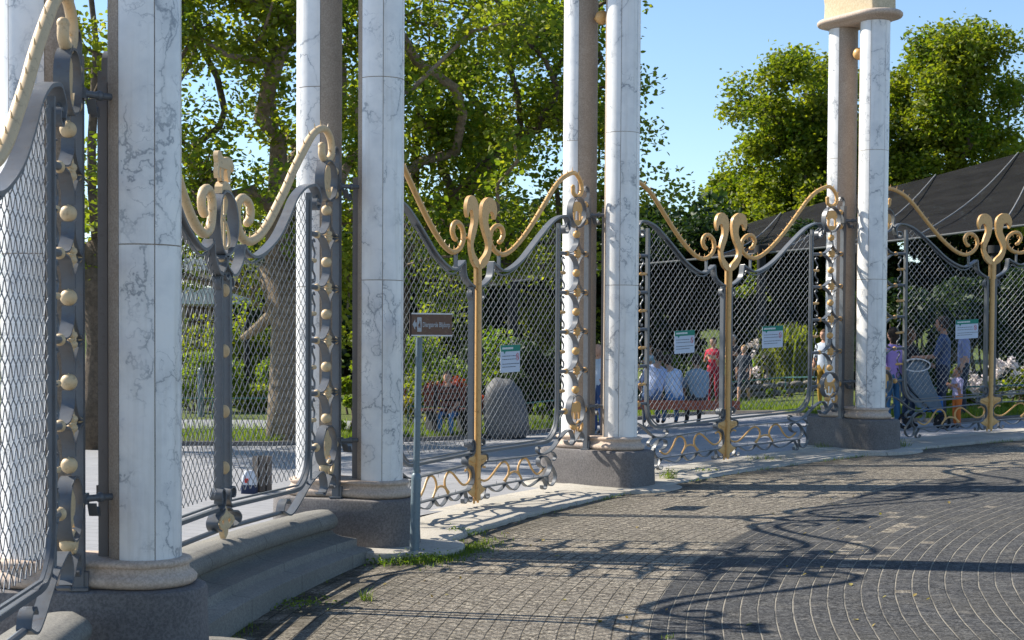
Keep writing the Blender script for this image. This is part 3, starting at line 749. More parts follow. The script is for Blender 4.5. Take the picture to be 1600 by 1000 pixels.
        mb.strap([(2.285, 2.83), (2.285, 2.90), (2.25, 2.95), (2.20, 2.95), (2.18, 2.90)], -.02, .02, .014, 5)
        for k in range(3): mb.ball((2.245, .0, 2.9 + .02 * k), .012, 6, 5)
        post = mb.build('hinge_post', grey, G, fn)
        for zb in (2.62, .36):
            mb = MB(); mb.tube([(2.285, .03, zb), (2.36, .10, zb), (2.40, .16, zb)], .020, 10); mb.box((2.285, .0, zb), (.042, .045, .030)); mb.ball((2.36, .10, zb), .030, 10, 7)
            mb.strap([(2.30, zb - .03), (2.35, zb - .10), (2.39, zb - .06), (2.42, zb - .11)], .04, .09, .010, 4)
            mb.build('bracket', grey, post, fn)
        # ladder of straps, balls and stars
        balls = [2.385, 1.934, 1.480, 1.022, .569, .143]
        for k in range(4):
            mb = MB()
            zt, zb = balls[k] - .045, balls[k + 1] + .045; zm = (zt + zb) / 2; cu = 2.03
            for sg in (-1, 1):
                su = cu + sg * (.205 if sg > 0 else .215)
                mb.strap([(cu + sg * .004, zt), (cu + sg * .012, zt - .06), (cu + sg * .045, zm + .075), (cu + sg * .12, zm + .022), (su, zm + .006)], -dw, dw, .011, 4)
                mb.strap([(su, zm - .006), (cu + sg * .12, zm - .022), (cu + sg * .045, zm - .075), (cu + sg * .012, zb + .06), (cu + sg * .004, zb)], -dw, dw, .011, 4)
            mb.tube([(1.64, 0, zm), (1.80, 0, zm)], .022, 8); mb.tube([(2.20, 0, zm), (2.27, 0, zm)], .014, 8)
            mb.build('curved_strap', grey, G, fn)
        for k in range(4):
            zm0 = (balls[k] + balls[k + 1]) / 2; zm1 = (balls[k + 1] + balls[k + 2]) / 2 if k < 3 else .33
            S = [(1.765, zm0 - .065), (1.74, zm0 - .045), (1.715, zm0 - .065), (1.72, zm0 - .10), (1.765, zm0 - .16), (1.73, (zm0 + zm1) / 2), (1.715, zm1 + .15), (1.765, zm1 + .10), (1.76, zm1 + .05), (1.73, zm1 + .045), (1.722, zm1 + .07)]
            mb = MB(); mb.tube([(a, 0, b) for a, b in S], .010, 6, smooth=4); mb.build('side_scroll', grey, G, fn)
        def piece(nm, f): 
            mb = MB(); f(mb); mb.build(nm, grey, G, fn)
        piece('link', lambda m: m.tube([(2.03, 0, 2.47), (2.03, 0, 2.34)], .010, 6)); piece('link', lambda m: m.tube([(2.03, 0, .62), (2.03, 0, .52)], .010, 6)); piece('link', lambda m: m.tube([(1.65, 0, .33), (1.80, 0, .33)], .020, 8))
        piece('foot_scroll', lambda m: m.tube([(a, 0, b) for a, b in THIN], .011, 6, smooth=4)); piece('foot_scroll', lambda m: m.strap([(x, z) for x, z in SW2], -dw, dw, .012, 5))
        piece('link', lambda m: m.tube([(2.20, 0, 2.74), (2.27, 0, 2.74)], .012, 6)); piece('link', lambda m: m.tube([(2.20, 0, 2.54), (2.27, 0, 2.54)], .012, 6)); piece('link', lambda m: m.tube([(1.79, 0, 2.47), (1.87, 0, 2.56)], .012, 6))
        if styleB:
            mb = MB()
            mb.strap([(1.05, -.14), (1.20, -.185), (1.33, -.14), (1.45, -.07), (1.62, .03), (1.787, .095), (1.892, .112), (1.957, .051), (1.977, -.03), (1.93, -.09), (1.87, -.07)], -dw, dw, .014, 5)
            mb.strap([(1.05, -.14), (1.09, -.075), (1.16, -.055), (1.20, -.09)], -dw, dw, .014, 5)
            mb.build('foot_scroll', grey, G, fn)
        for k, z in enumerate(balls):
            mb = MB(); cu = 2.03 if k < 5 else 1.995; mb.ball((cu, 0, z), .046, 16, 11)
            mb.ball((cu, .0, z + .043), .012, 6, 5); mb.build('ball', gold, G, fn)
        for k in range(4):
            zm = (balls[k] + balls[k + 1]) / 2; mb = MB()
            for q in range(4):
                a = PI / 4 + q * PI / 2
                mb.ball((2.03 + .034 * math.cos(a), .012, zm + .034 * math.sin(a)), .026, 8, 6, (1, 1.2, 1))
                a = q * PI / 2
                mb.tube([(2.03, .02, zm), (2.03 + .085 * math.cos(a), .02, zm + .085 * math.sin(a))], [.020, .004], 6)
            mb.build('star', gold, G, fn)
            for u_ in (1.815, 2.235):
                mb = MB(); mb.ball((u_, 0, zm), .033, 12, 8); mb.build('ball', gold, G, fn)
        for k in range(1, 5):
            mb = MB(); z = balls[k]; mb.tube([(1.655, 0, z), (1.69, 0, z), (1.77, 0, z), (1.79, 0, z)], [.010, .017, .020, .008], 8); mb.build('peg', gold, G, fn)
        for u_, z in ((2.215, 2.74), (2.215, 2.54), (1.80, .33), (2.225, .33)):
            mb = MB(); mb.ball((u_, 0, z), .038, 12, 8); mb.build('ball', gold, G, fn)
        for k, zc in enumerate((2.64, .33)):
            mb = MB(); mb.strap(ell(2.03, zc, .158, .175), -dw * 1.15, dw * 1.15, .013, 2, True)
            mb.tube([(1.93, dw, zc + .13), (1.90, dw + .02, zc + .17)], [.006, .003], 5)
            ring = mb.build('medallion', grey, G, fn)
            kind = {1: (4, 3), 2: (4, 3), 3: (2, 0), 4: (2, 1), 5: (0, 2)}[gi][k]
            O = [(2.03 + x * .125, zc + .01 + y * .135) for x, y in animal(kind)]
            mb = MB(); mb.plate([tuple(q) for q in catmull(O, 2, True)], -.010, .010)
            if k == 0: mb.plate([(2.03 + .13 * math.cos(a), zc + .155 * math.sin(a)) for a in [PI + PI * q / 12 + .25 * (1 - q / 6) for q in range(13)]] + [(2.11, zc - .098), (2.03, zc - .086), (1.95, zc - .098)], -.009, .009)
            mb.build('animal_figure', gold, ring, fn)
        mb = MB(); mb.tube([(a, 0, b) for a, b in GCURL], [.014, .017, .016, .012], 8, smooth=4); mb.tube([(2.03, 0, .16), (2.0, 0, .04)], .011, 6); mb.build('gold_curl', gold, G, fn)
        if not styleB:
            mb = MB(); mb.strap(RAIL1, -.03, .03, .013, 4); mb.strap(RAIL2, -.03, .03, .013, 4)
            for k in (.42, .80, 1.15): mb.tube([(k, 0, -.13), (k, 0, -.175)], .003, 4); mb.tube([(k, 0, -.375), (k, 0, -.34)], .003, 4)
            mb.strap([(.0, .045), (.03, .03), (.082, -.012), (.183, -.024), (.212, -.069), (.187, -.112), (.12, -.130), (.088, -.150), (.063, -.205), (.060, -.27), (.08, -.325)], -.04, .04, .012, 5)
            mb.build('lower_rails', grey, G, fn)
            mb = MB()
            for W in SCAL: mb.strap(W, -.022, .022, .011, 4)
            mb.build('scalloped_band', grey, G, fn)
            mb = MB()
            for W in WAVES: mb.tube([(a, 0, b) for a, b in W], .0125, 8, smooth=4)
            mb.build('wave_scroll', gold, G, fn)
        else:
            mb = MB(); mb.tube([(.12, 0, -.155), (1.10, 0, -.15)], .020, 8); mb.strap([(.05, .0), (.10, -.03), (.19, -.045), (.245, -.09), (.21, -.135), (.14, -.155)], -.045, .045, .014, 5)
            mb.build('lower_rails', grey, G, fn)
    # middle
    if not styleB:
        mb = MB(); mb.tube([(0, .042, -.50), (0, .042, 1.2), (0, .042, 2.0)], .036, 12)
        for z in (.45, 1.05): mb.tube([(0, .042, z - .004), (0, .042, z + .004)], .038, 12)
        for k in (-.05, .03): mb.tube([(k, .03, -.53), (k, .03, -.47)], .014, 6)
        mb.build('centre_pole', gold, G, mid)
        for s in (-1, 1):
            O = catmull(HORN, 3, True); mb = MB(); mb.plate([(s * q[0] + .005 * s, q[1]) for q in O], .020, .062); mb.build('horn', gold, G, mid)
            mb = MB(); mb.box((s * .042, .03, 1.86), (.018, .015, .12)); mb.build('horn_stem', gold, G, mid)
        O = PLATE + [(-x, z) for x, z in PLATE[::-1][1:-1]]
        mb = MB(); mb.plate(O, .012, .032)
        for s in (-1, 1):
            mb.tube([(s * .02, .035, -.10), (s * .10, .04, -.085), (s * .16, .04, -.062)], [.012, .010, .004], 6); mb.tube([(s * .05, .036, -.03), (s * .06, .04, -.075)], .008, 6)
            mb.tube([(s * .03, .036, -.12), (s * .12, .036, -.118)], .006, 6)
        mb.build('foot_plate', gold, G, mid)
    else:
        mb = MB(); mb.box((0, .0, .9), (.012, .012, .86)); mb.strap([(-.05, 1.735), (0, 1.70), (.05, 1.735)], -.045, .045, .014, 4)
        for s in (-1, 1):
            mb.strap([(s * .10, 1.745), (s * .02, 1.80), (s * .012, 1.85), (s * .05, 1.875), (s * .085, 1.85)], -.045, .045, .014, 5)
        mb.build('centre_stile', grey, G, mid)
        for z in (1.62, .72, 1.17, .30):
            mb = MB(); mb.ball((0, .015, z), .05, 10, 9, (.35, .9, 1.0)); mb.build('bead', gold, G, mid)
        mb = MB(); mb.strap(ell(0, 2.12, .185, .235), -.045, .045, .018, 2, True); ring = mb.build('oval_ring', grey, G, mid)
        mb = MB()
        mb.tube([(-.09, 0, 1.99), (-.10, 0, 2.12), (-.085, 0, 2.25), (-.05, 0, 2.29)], .011, 7, smooth=4); mb.tube([(-.02, 0, 1.91), (-.01, 0, 2.1), (-.02, 0, 2.33)], .011, 7, smooth=4)
        mb.tube([(-.02, 0, 2.30), (.04, 0, 2.32), (.07, 0, 2.26), (.03, 0, 2.18), (-.01, 0, 2.16), (.06, 0, 2.12), (.11, 0, 2.03), (.10, 0, 1.95), (.03, 0, 1.93)], .011, 7, smooth=4)
        mb.tube([(.04, 0, 1.93), (.035, 0, 2.15), (.045, 0, 2.30)], .010, 7, smooth=4); mb.build('monogram', gold, ring, mid)
        mb = MB(); mb.ball((0, 0, 1.855), .032, 12, 8); mb.plate([(-.10, 2.33), (-.095, 2.38), (-.06, 2.415), (0, 2.43), (.06, 2.415), (.095, 2.38), (.10, 2.33), (.05, 2.36), (-.05, 2.36)], -.03, .03); mb.build('ring_cap', gold, G, mid)
        E_ = [(1.2 * x_, z_) for x_, z_ in [(-.14, 2.60), (-.12, 2.635), (-.07, 2.64), (-.045, 2.615), (0, 2.60), (.05, 2.615), (.11, 2.60), (.13, 2.55), (.125, 2.51), (.11, 2.55), (.09, 2.52), (.085, 2.46), (.10, 2.435), (.06, 2.43), (.045, 2.47), (.03, 2.515), (-.01, 2.51), (-.02, 2.46), (-.005, 2.43), (-.055, 2.425), (-.065, 2.48), (-.07, 2.515), (-.095, 2.51), (-.105, 2.47), (-.09, 2.445), (-.12, 2.44), (-.135, 2.49), (-.12, 2.55)]]
        mb = MB(); mb.plate([tuple(q) for q in catmull(E_, 2, True)], -.018, .018); mb.build('finial', gold, G, mid)
        mb = MB(); mb.plate([[(.0, .02), (.04, -.03), (.13, -.07), (.16, -.105), (.11, -.14), (.05, -.16), (.035, -.20), (0, -.232), (-.035, -.20), (-.05, -.16), (-.11, -.14), (-.16, -.105), (-.13, -.07), (-.04, -.03)],
                             [(.06, -.08), (.085, -.10), (.06, -.12), (.04, -.10)], [(-.06, -.08), (-.085, -.10), (-.06, -.12), (-.04, -.10)]], -.012, .028)
        mb.build('foot_plate', gold, G, mid)
    return G, mp, mid
GATES = {g: gate(g) for g in range(1, 6)}

# ---- notices wired to the gates
M['sheet'] = flat('notice_sheet', (.52, .58, .68), .5, .04); M['green'] = flat('notice_green', (.0, .20, .14), .5, .05)
M['ink'] = flat('notice_ink', (.08, .09, .11), .6); M['white'] = flat('white_print', (.72, .74, .74), .5, .05); M['red'] = flat('red_print', (.5, .03, .03), .5)
NOT = [(3, 1, .456, .828, -.042, -.339, 'green headed notice on the gate behind the brown street sign'),
       (4, -1, -1.107, -.700, .150, -.140, 'left one of the two green headed notices on the gate right of the middle pillars'),
       (4, 1, .662, 1.058, .227, -.065, 'right one of the two green headed notices on the gate right of the middle pillars'),
       (5, -1, -.686, -.250, .360, .080, 'green headed notice on the gate cut by the right edge')]
for gi, s, ua, ub, zt, zb, lb in NOT:
    G, mp_, _ = GATES[gi]; fn0 = mp_(s); sl = (BASE[gi] - BASE[gi - 1]) / 4.72; b0 = (BASE[gi] + BASE[gi - 1]) / 2
    um = (ua + ub) / 2; W = abs(ub - ua); H = zt - zb; zc = (zt + zb) / 2 - b0 - sl * um
    def fn(x, w, z, fn0=fn0, s=s, um=um, zc=zc): return fn0(abs(um) + s * x, w, zc + z)
    c = fn(0, .02, 0); N = thing('notice_board', lb, 'notice', c, 'green headed notices on the gates')
    mb = MB(); mb.box((0, .020, 0), (W / 2, .0025, H / 2)); mb.build('panel', M['sheet'], N, fn, smooth=False)
    mb = MB(); mb.plate([(-W / 2, H / 2), (W / 2, H / 2), (W / 2, H * .27), (-W * .26, H * .27), (-W * .31, H * .18), (-W * .36, H * .27), (-W / 2, H * .27)], .0235, .0255); hd = mb.build('header', M['green'], N, fn, smooth=False)
    mb = MB(); x = -W * .44
    for k, l in enumerate((.016, .018, .014, .018, .018, .016, .018, .010, .018, .016, .018, .016, .014)):
        l = l * W / .40; mb.box((x + l / 2, .0265, H * .385), (l * .40, .0006, H * .038)); x += l * 1.08
    mb.build('heading', M['white'], hd, fn, smooth=False)
    mb = MB(); r = random.Random(gi)
    for zz, ln in ((.10, .66), (-.02, .70), (-.19, .84), (-.30, .62)):
        x = -W * .42
        while x < -W * .42 + W * ln:
            l = r.uniform(.012, .04); mb.box((x + l / 2, .0235, zz * H), (l / 2, .0006, H * .012)); x += l + .006
    mb.build('text_lines', M['ink'], N, fn, smooth=False)
    mb = MB(); cx, cz, rr = W * .37, H * .06, H * .13
    mb.strap([(cx + rr * .62 * math.cos(a), cz + rr * math.sin(a)) for a in [2 * PI * k / 20 for k in range(20)]], .0232, .0245, .006, 1, True); mb.strap([(cx - rr * .4, cz + rr * .7), (cx + rr * .4, cz - rr * .7)], .0232, .0248, .008, 0)
    mb.build('prohibition_mark', M['red'], N, fn, smooth=False)

# ================================================================== STREET SIGN
sx, sy = -.826, 13.04; sz = z_pave(sx, sy)
S = thing('street_sign', 'brown direction sign with white lettering and a left arrow on a grey steel pole', 'sign', (sx, sy, sz))
M['steel'] = paint('sign_pole_steel', (.12, .17, .20), (.17, .22, .25), .45, .5, .3, (.05, .05, .05), .3); M['brown'] = paint('sign_brown', (.085, .030, .016), (.115, .045, .024), .3, .5, 0, (.20, .15, .10), .5)
M['alu'] = paint('sign_edge', (.42, .42, .44), (.5, .5, .52), .35, .6, .6); M['signwhite'] = flat('sign_white', (.42, .44, .46), .5, .3, 60)
lean = .035
def sl_(z): return (sx + lean * z / 2.0, sy)
mb = MB(); P = []
mb.tube([(*sl_(-.1), sz - .1), (*sl_(.70), sz + .70), (*sl_(.735), sz + .735), (*sl_(.75), sz + .75)], [.043, .043, .040, .030], 16); mb.build('pole_sleeve', M['steel'], S, angle=50)
mb = MB(); mb.tube([(*sl_(.74), sz + .74), (*sl_(1.93), sz + 1.93)], .029, 14); mb.build('pole', M['steel'], S)
zc = -(507 - 532) / F * 13.0 + 0.0
cxs = at(676, 13.0)
ang = math.radians(14)
dx, dy = math.cos(ang), math.sin(ang); nx, ny = math.sin(ang), -math.cos(ang)
def sf(x, w, z): return (cxs + dx * x + nx * w, 13.0 + dy * x + ny * w, zc + z)
hw, hh = .178, .088
mb = MB(); mb.box((0, 0, 0), (hw, .016, hh)); mb.build('board', M['brown'], S, sf, smooth=False)
mb = MB(); mb.box((0, 0, hh + .006), (hw + .004, .021, .006)); mb.box((0, 0, -hh - .006), (hw + .004, .021, .006)); mb.build('board_edging', M['alu'], S, sf, smooth=False)
mb = MB(); mb.box((-hw - .0065, 0, 0), (.006, .022, hh + .012)); mb.build('end_cap', flat('sign_endcap', (.02, .012, .01)), S, sf, smooth=False)
mb = MB(); mb.plate([(-.168, 0), (-.145, .045), (-.145, .018), (-.132, .018), (-.132, -.018), (-.145, -.018), (-.145, -.045)], .0162, .0178); mb.build('arrow', M['signwhite'], S, sf, smooth=False)
mb = MB(); mb.plate(rrect_pts := [(x - .108, y) for x, y in rrect(.019, .062, .006, 3)], .0162, .0178); pic = mb.build('pictogram', M['signwhite'], S, sf, smooth=False)
mb = MB(); mb.plate([(-.115 + .0, -.03), (-.118, .0), (-.108, .012), (-.106, .035), (-.10, .03), (-.098, -.01), (-.095, -.03), (-.100, -.03), (-.104, -.012), (-.109, -.03)], .0179, .0185); mb.build('pictogram_figure', M['brown'], pic, sf, smooth=False)
def text_mesh(body, size, font_w=1.0):
    cu = bpy.data.curves.new('txt', 'FONT'); cu.body = body; cu.size = size; cu.extrude = .0006; cu.align_y = 'CENTER'; cu.offset = .0006
    ob = bpy.data.objects.new('txt', cu); COL.objects.link(ob); dg = bpy.context.evaluated_depsgraph_get(); me = ob.evaluated_get(dg).to_mesh()
    V = [tuple(v.co) for v in me.vertices]; Fc = [tuple(p.vertices) for p in me.polygons]; ob.evaluated_get(dg).to_mesh_clear()
    bpy.data.objects.remove(ob); bpy.data.curves.remove(cu); return V, Fc
V, Fc = text_mesh('Diergaarde Blijdorp', .060); wmax = max(v[0] for v in V); k = .240 / wmax
mb = MB(); mb.add([(v[0] * k - .080, .0172 + v[2], v[1] * 1.0 - .002) for v in V], Fc); mb.build('lettering', M['signwhite'], S, sf, smooth=False)

# ================================================================== BACKDROP PLANTING
def tz(px, Y, on='lawn'): 
    x = at(px, Y); return (x, Y, lawn_z(x, Y) if on == 'lawn' else z_plaza(x))
b = tz(458, 25.6)
tree('plane_tree', 'big plane tree with a thick pale trunk behind the elephant topped gate', 'tree', b, 12, (-.35, .5, 6.3), (3.9, 3.4, 4.9), 130, 31000, .115, M['leafA'], M['barkl'], 11, .34, (.4, .8), 'large trees behind the gates', lean=(-.5, .5), fork=.3, hollow=.25)
b = tz(600, 29)
tree('plane_tree', 'wide spreading plane tree behind the pillars with the street sign', 'tree', b, 12, (2.1, .5, 6.4), (3.2, 3.0, 4.5), 115, 31000, .12, M['leafA'], M['bark'], 23, .30, (.5, .95), 'large trees behind the gates', lean=(1.0, 0), fork=.28, hollow=.25)
b = tz(150, 24)
tree('leafy_tree', 'small leaved tree seen through the gap left of the nearest marble pillars', 'tree', b, 10, (-.6, .5, 6.0), (2.6, 2.5, 4.4), 70, 13000, .11, M['leafA'], M['bark'], 31, .2, (.4, .8), 'large trees behind the gates')
b = tz(1262, 62)
tree('round_tree', 'broad lime tree with a low sloping left side behind the farthest pillars', 'tree', b, 15, (-.1, 0, 6.8), (3.5, 3.4, 6.2), 170, 52000, .20, M['leafB'], M['bark'], 41, .35, (.6, 1.15), 'lime trees above the dark canopy', hollow=.15, squash=.7)
b = tz(1482, 60)
tree('round_tree', 'tall lime tree with sky showing through it, right of the farthest pillars', 'tree', b, 16, (0, 0, 8.7), (3.3, 3.0, 5.8), 150, 42000, .20, M['leafB'], M['bark'], 43, .38, (.6, 1.1), 'lime trees above the dark canopy', hollow=.2, squash=.65)
b = tz(1650, 70)
tree('round_tree', 'lime tree at the right edge, only its left side in view above the canopy', 'tree', b, 12, (0, 0, 6.6), (2.8, 3.0, 4.4), 70, 12000, .3, M['leafB'], M['bark'], 47, .35, (.8, 1.3), 'lime trees above the dark canopy')
b = tz(1330, 68)
tree('round_tree', 'lime tree filling the sky between the two taller lime trees', 'tree', b, 14, (-.3, 0, 8.0), (3.5, 3.0, 5.0), 110, 34000, .21, M['leafB'], M['bark'], 45, .3, (.6, 1.1), 'lime trees above the dark canopy', hollow=.2)
b = tz(1140, 66)
tree('round_tree', 'low yellow green tree at the left end of the dark canopy', 'tree', b, 8, (.6, 0, 4.9), (2.3, 2.4, 3.6), 100, 26000, .21, M['leafB'], M['bark'], 49, .25, (.6, 1.0), 'lime trees above the dark canopy')
b = tz(1020, 74)
tree('round_tree', 'small dark tree low in the sky gap right of the middle pillars', 'tree', b, 8.5, (0, 0, 4.6), (1.5, 2.0, 2.6), 40, 8000, .3, M['leafD'], M['bark'], 53, .2, (.6, 1.0), 'lime trees above the dark canopy')
for k, (px, Y, sxx, hh_, lb) in enumerate(((330, 60, 4.2, 7.5, 'tall dark conifer hedge clump left of the elephant topped gate pole'), (520, 44, 3.4, 5.5, 'tall dark shrub behind the plane tree trunk'), (660, 42, 3.6, 5.2, 'dark evergreen behind the street sign'),
                                          (800, 44, 3.6, 5.6, 'dark evergreen seen through the gate with one notice'), (960, 46, 3.6, 5.0, 'dark evergreen between the two middle pillars'))):
    b = tz(px, Y); shrub('evergreen', lb, 'evergreen', b, (sxx, 1.8, hh_ + 1), 9000, .24, M['leafD'], 60 + k, 'dark evergreens behind the gates')
HP = ['left end', 'second from the left', 'middle', 'second from the right', 'right end']
for k, px in enumerate((1045, 1175, 1305, 1435, 1570)):
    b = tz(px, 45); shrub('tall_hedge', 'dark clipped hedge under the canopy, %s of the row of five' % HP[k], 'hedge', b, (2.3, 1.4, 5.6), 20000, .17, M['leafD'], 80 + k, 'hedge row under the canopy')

def sh(name, px, Y, size, n, ls, mat, seed, lb, cat='shrub', grp='shrubs behind the gates', **k):
    b = tz(px, Y); return shrub(name, lb, cat, b, size, n, ls, M[mat], seed, grp, **k)
sh('shrub', 310, 33, (1.2, .9, 1.25), 2600, .11, 'leafL', 101, 'bright leafy shrub just right of the nearest pillar, behind its gate')
sh('shrub', 385, 35, (1.3, .9, 1.0), 2600, .11, 'leafL', 102, 'mid green shrub behind the elephant topped gate, right of its centre stile')
sh('shrub', 425, 33, (.8, .8, .95), 1600, .11, 'leafA', 103, 'rounded green shrub left of the plane tree trunk')
sh('shrub', 300, 40, (2.6, 1, 2.2), 4200, .15, 'leafA', 104, 'tall loose shrub below the white pavilion roof at the left')
sh('shrub', 410, 38, (1.6, 1, 2.6), 3000, .15, 'leafB', 105, 'yellow green bush below the white pavilion roof at the right')
sh('shrub', 548, 27.5, (.55, .5, .9), 1200, .09, 'leafL', 106, 'bright green plant in the slot between the second pair of pillars')
sh('shrub', 548, 32, (.9, .6, 2.2), 1800, .12, 'leafB', 107, 'yellow green bush in the slot between the second pair of pillars')
sh('shrub', 700, 35, (2.0, 1, 1.75), 4200, .13, 'leafL', 108, 'sunlit pale green bush behind the street sign pole')
sh('shrub', 650, 33, (1.0, .8, 1.0), 1800, .11, 'leafB', 109, 'green bush left of the street sign pole')
sh('flower_bed', 690, 31.5, (1.35, .5, .85), 2400, .10, 'leafR', 110, 'bank of red flowers left of the gold gate pole', 'flowers', None)
sh('shrub', 668, 29.9, (.7, .35, .55), 1500, .09, 'leafY', 111, 'low yellow green plants in front of the red flowers')
sh('shrub', 845, 30.5, (.9, .35, .42), 1700, .09, 'leafL', 112, 'low bright hedge below the notice of the sign gate, at its right stile')
sh('shrub', 850, 36, (1.6, .6, 1.3), 2600, .12, 'leafA', 113, 'dull green hedge behind the low bright one at the right stile')
sh('shrub', 700, 40, (2.0, 1, 2.6), 3200, .16, 'leafB', 114, 'yellowish bush in front of the grey roof behind the street sign')
sh('shrub', 850, 40, (2.2, 1, 3.6), 4200, .16, 'leafA', 115, 'tall olive green bush right of the gold pole of the sign gate')
sh('shrub', 1090, 37, (1.5, .8, 1.1), 2600, .11, 'leafL', 116, 'sunlit green bush behind the people on the bench')
sh('shrub', 1230, 34.3, (1.6, .25, .2), 2200, .07, 'leafL', 117, 'low bright ground cover in front of the small stone wall')
sh('shrub', 1430, 27.6, (1.2, .5, .42), 3000, .08, 'leafA', 118, 'low dark green hedge behind the pushchair')
sh('shrub', 1560, 27.6, (1.1, .5, .42), 3000, .08, 'leafA', 119, 'low dark green hedge below the white roses at the right edge')
sh('shrub', 940, 34, (.8, .6, 1.7), 1800, .12, 'leafB', 120, 'green bush in the slot between the middle pair of pillars')
for k, (px, lb) in enumerate(((1400, 'left'), (1470, 'middle left'), (1545, 'middle right'), (1610, 'right'))):
    sh('shrub', px, 32, (1.3, .7, 3.0), 7000, .13, 'leafD', 140 + k, 'dark shrub added for canopy shade behind last gate, %s of the row of four' % lb, grp='dark shrubs added for canopy shade')  # row added to darken the background where the canopy's shade lies
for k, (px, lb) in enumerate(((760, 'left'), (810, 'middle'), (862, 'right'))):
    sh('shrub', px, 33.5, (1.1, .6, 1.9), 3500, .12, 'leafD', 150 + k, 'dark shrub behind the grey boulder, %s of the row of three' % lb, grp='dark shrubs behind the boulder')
def roses(px, Y, size, n, seed, lb):
    r = sh('rose_bush', px, Y, size, 1500, .08, 'leafA', seed, lb, 'rose bush', 'white rose bushes')
    g = np.random.default_rng(seed); b = np.array(r.location); k = g.normal(size=(n, 3)); k /= np.linalg.norm(k, axis=1)[:, None]; k[:, 2] = abs(k[:, 2])
    C = b + k * np.array([size[0] * .95, size[1], size[2]]) * g.uniform(.75, 1.0, n)[:, None]; P = (C[:, None] + g.normal(size=(n, 16, 3)) * .035).reshape(-1, 3)
    leaves('blossom', P, .085, M['petal'], r, seed + 9, narrow=.9)
roses(1580, 28.5, (.75, .4, .95), 46, 131, 'white rose bush at the right edge beyond the last gold pole')
roses(1512, 28.8, (.35, .3, .75), 16, 132, 'small white rose bush just left of the last gold pole')
roses(1185, 36.5, (.35, .3, 1.35), 22, 133, 'tall white rose bush left of the reed clump')
roses(1150, 36.0, (.35, .3, .5), 12, 134, 'low white rose bush just right of the gold pole of the two notice gate')
# reed clump
b = tz(1240, 36.5); R = thing('reed_clump', 'large fountain of ornamental grass behind the right notice', 'ornamental grass', b)
g = np.random.default_rng(5); n = 1500; P = np.array(b) + g.normal(size=(n, 3)) * np.array([.22, .22, 0]); d = g.uniform(0, 2 * PI, n); H = g.uniform(.9, 1.75, n); Ln = g.uniform(.1, 1.0, n) * .95; w = .022
dxy = np.stack([np.cos(d), np.sin(d), np.zeros(n)], 1); sxy = np.stack([-np.sin(d), np.cos(d), np.zeros(n)], 1) * w; zz = np.array([0, 0, 1.])
V = []
for f, wz in ((0, 1), (.4, 1), (.8, .7), (1.0, .1)):
    q = P + dxy * (Ln * f ** 1.8)[:, None] + zz * (H * (1.5 * f - .5 * f ** 3 * (1 + Ln * .4)))[:, None]; V += [q - sxy * wz, q + sxy * wz]
np_mesh('blade', np.stack(V, 1).reshape(-1, 3), 8, [(0, 1, 3, 2), (2, 3, 5, 4), (4, 5, 7, 6)], M['reed'], R)
# lawn grass and verge weeds
def scatter_grass(name, n, fn, h, w, lean, mat, seed, zf):
    g = random.Random(seed); P = []
    while len(P) < n:
        x, y = fn(g)
        P.append((x, y, zf(x, y)))
    o = np_mesh(name, blades(np.array(P), h, w, lean, seed), 6, BLF, mat); o['kind'] = 'stuff'; return o
o = scatter_grass('lawn_grass', 26000, lambda g: ((lambda x: (x, edge_y(x) + .15 + abs(g.gauss(0, 1)) * 1.6))(g.uniform(-8, 13))), .11, .012, .5, M['grass'], 3, lambda x, y: lawn_z(x, y)); tag(o, 'short green lawn grass along the far edge of the paved square', 'grass')
def verge(g):
    t = g.uniform(pier_t(5), pier_t(1)); r = RG - (.76 if t < pier_t(2) else .47) - abs(g.gauss(0, .05)) 
    k = math.sin(t * 61) + math.sin(t * 23 + 1) + math.sin(t * 140)
    return circ(t, r) if k > .7 or g.random() < .06 else circ(g.choice([pier_t(2) - .02, pier_t(2) + .01]) + g.gauss(0, .018), 14.28 - abs(g.gauss(0, .14)))
o = scatter_grass('verge_grass', 1500, verge, .04, .006, .8, M['grass'], 9, z_pave); tag(o, 'sparse grass and weeds growing in the joint beside the kerb', 'grass')
def tuft(px, py, n, h, rad, lb, seed, mat='grass', name='weed_tuft', lf=0):
    hpy = hor(px); k = (py - hpy) / F; q = (px - 800) / F; Y = 2.07 / (k + .045 * q + .0158); X = q * Y; z = z_pave(X, Y)
    g = np.random.default_rng(seed); r = thing(name, lb, 'weeds', (X, Y, z), 'weeds on the paving')
    P = np.array([X, Y, z - .005]) + g.normal(size=(n, 3)) * np.array([rad, rad * .8, 0])
    np_mesh('blade', blades(P, h, .007, 1.1, seed), 6, BLF, M[mat], r)
    if lf:
        Q = np.array([X, Y, z + h * .5]) + g.normal(size=(lf, 3)) * np.array([rad * .8, rad * .7, h * .28]); Q[:, 2] = np.maximum(Q[:, 2], z + .006); leaves('foliage', Q, .028, M['leafL'], r, seed)
tuft(655, 878, 420, .075, .16, 'thick green weeds round the foot of the street sign pole', 1, lf=420)
tuft(718, 838, 220, .08, .09, 'bright weeds at the rounded kerb end right of the sign pole', 2, lf=160)
tuft(610, 880, 130, .05, .12, 'flat weeds in the kerb joint left of the sign pole', 3, lf=160)
tuft(575, 940, 40, .09, .03, 'single grass tuft among the pavers below the sign pole', 4)
tuft(1050, 752, 60, .16, .05, 'tall leafy weed at the corner of the middle plinth', 5, lf=90)
tuft(1108, 740, 120, .07, .10, 'green weeds at the kerb left of the gold gate pole', 6, lf=40)
tuft(1205, 722, 170, .09, .16, 'grass tuft at the kerb right of the gold gate pole', 7, lf=30)
tuft(1290, 706, 70, .14, .06, 'wispy grass in front of the farthest plinth', 8)
tuft(1405, 702, 150, .17, .08, 'tall grass at the right corner of the farthest plinth', 9)
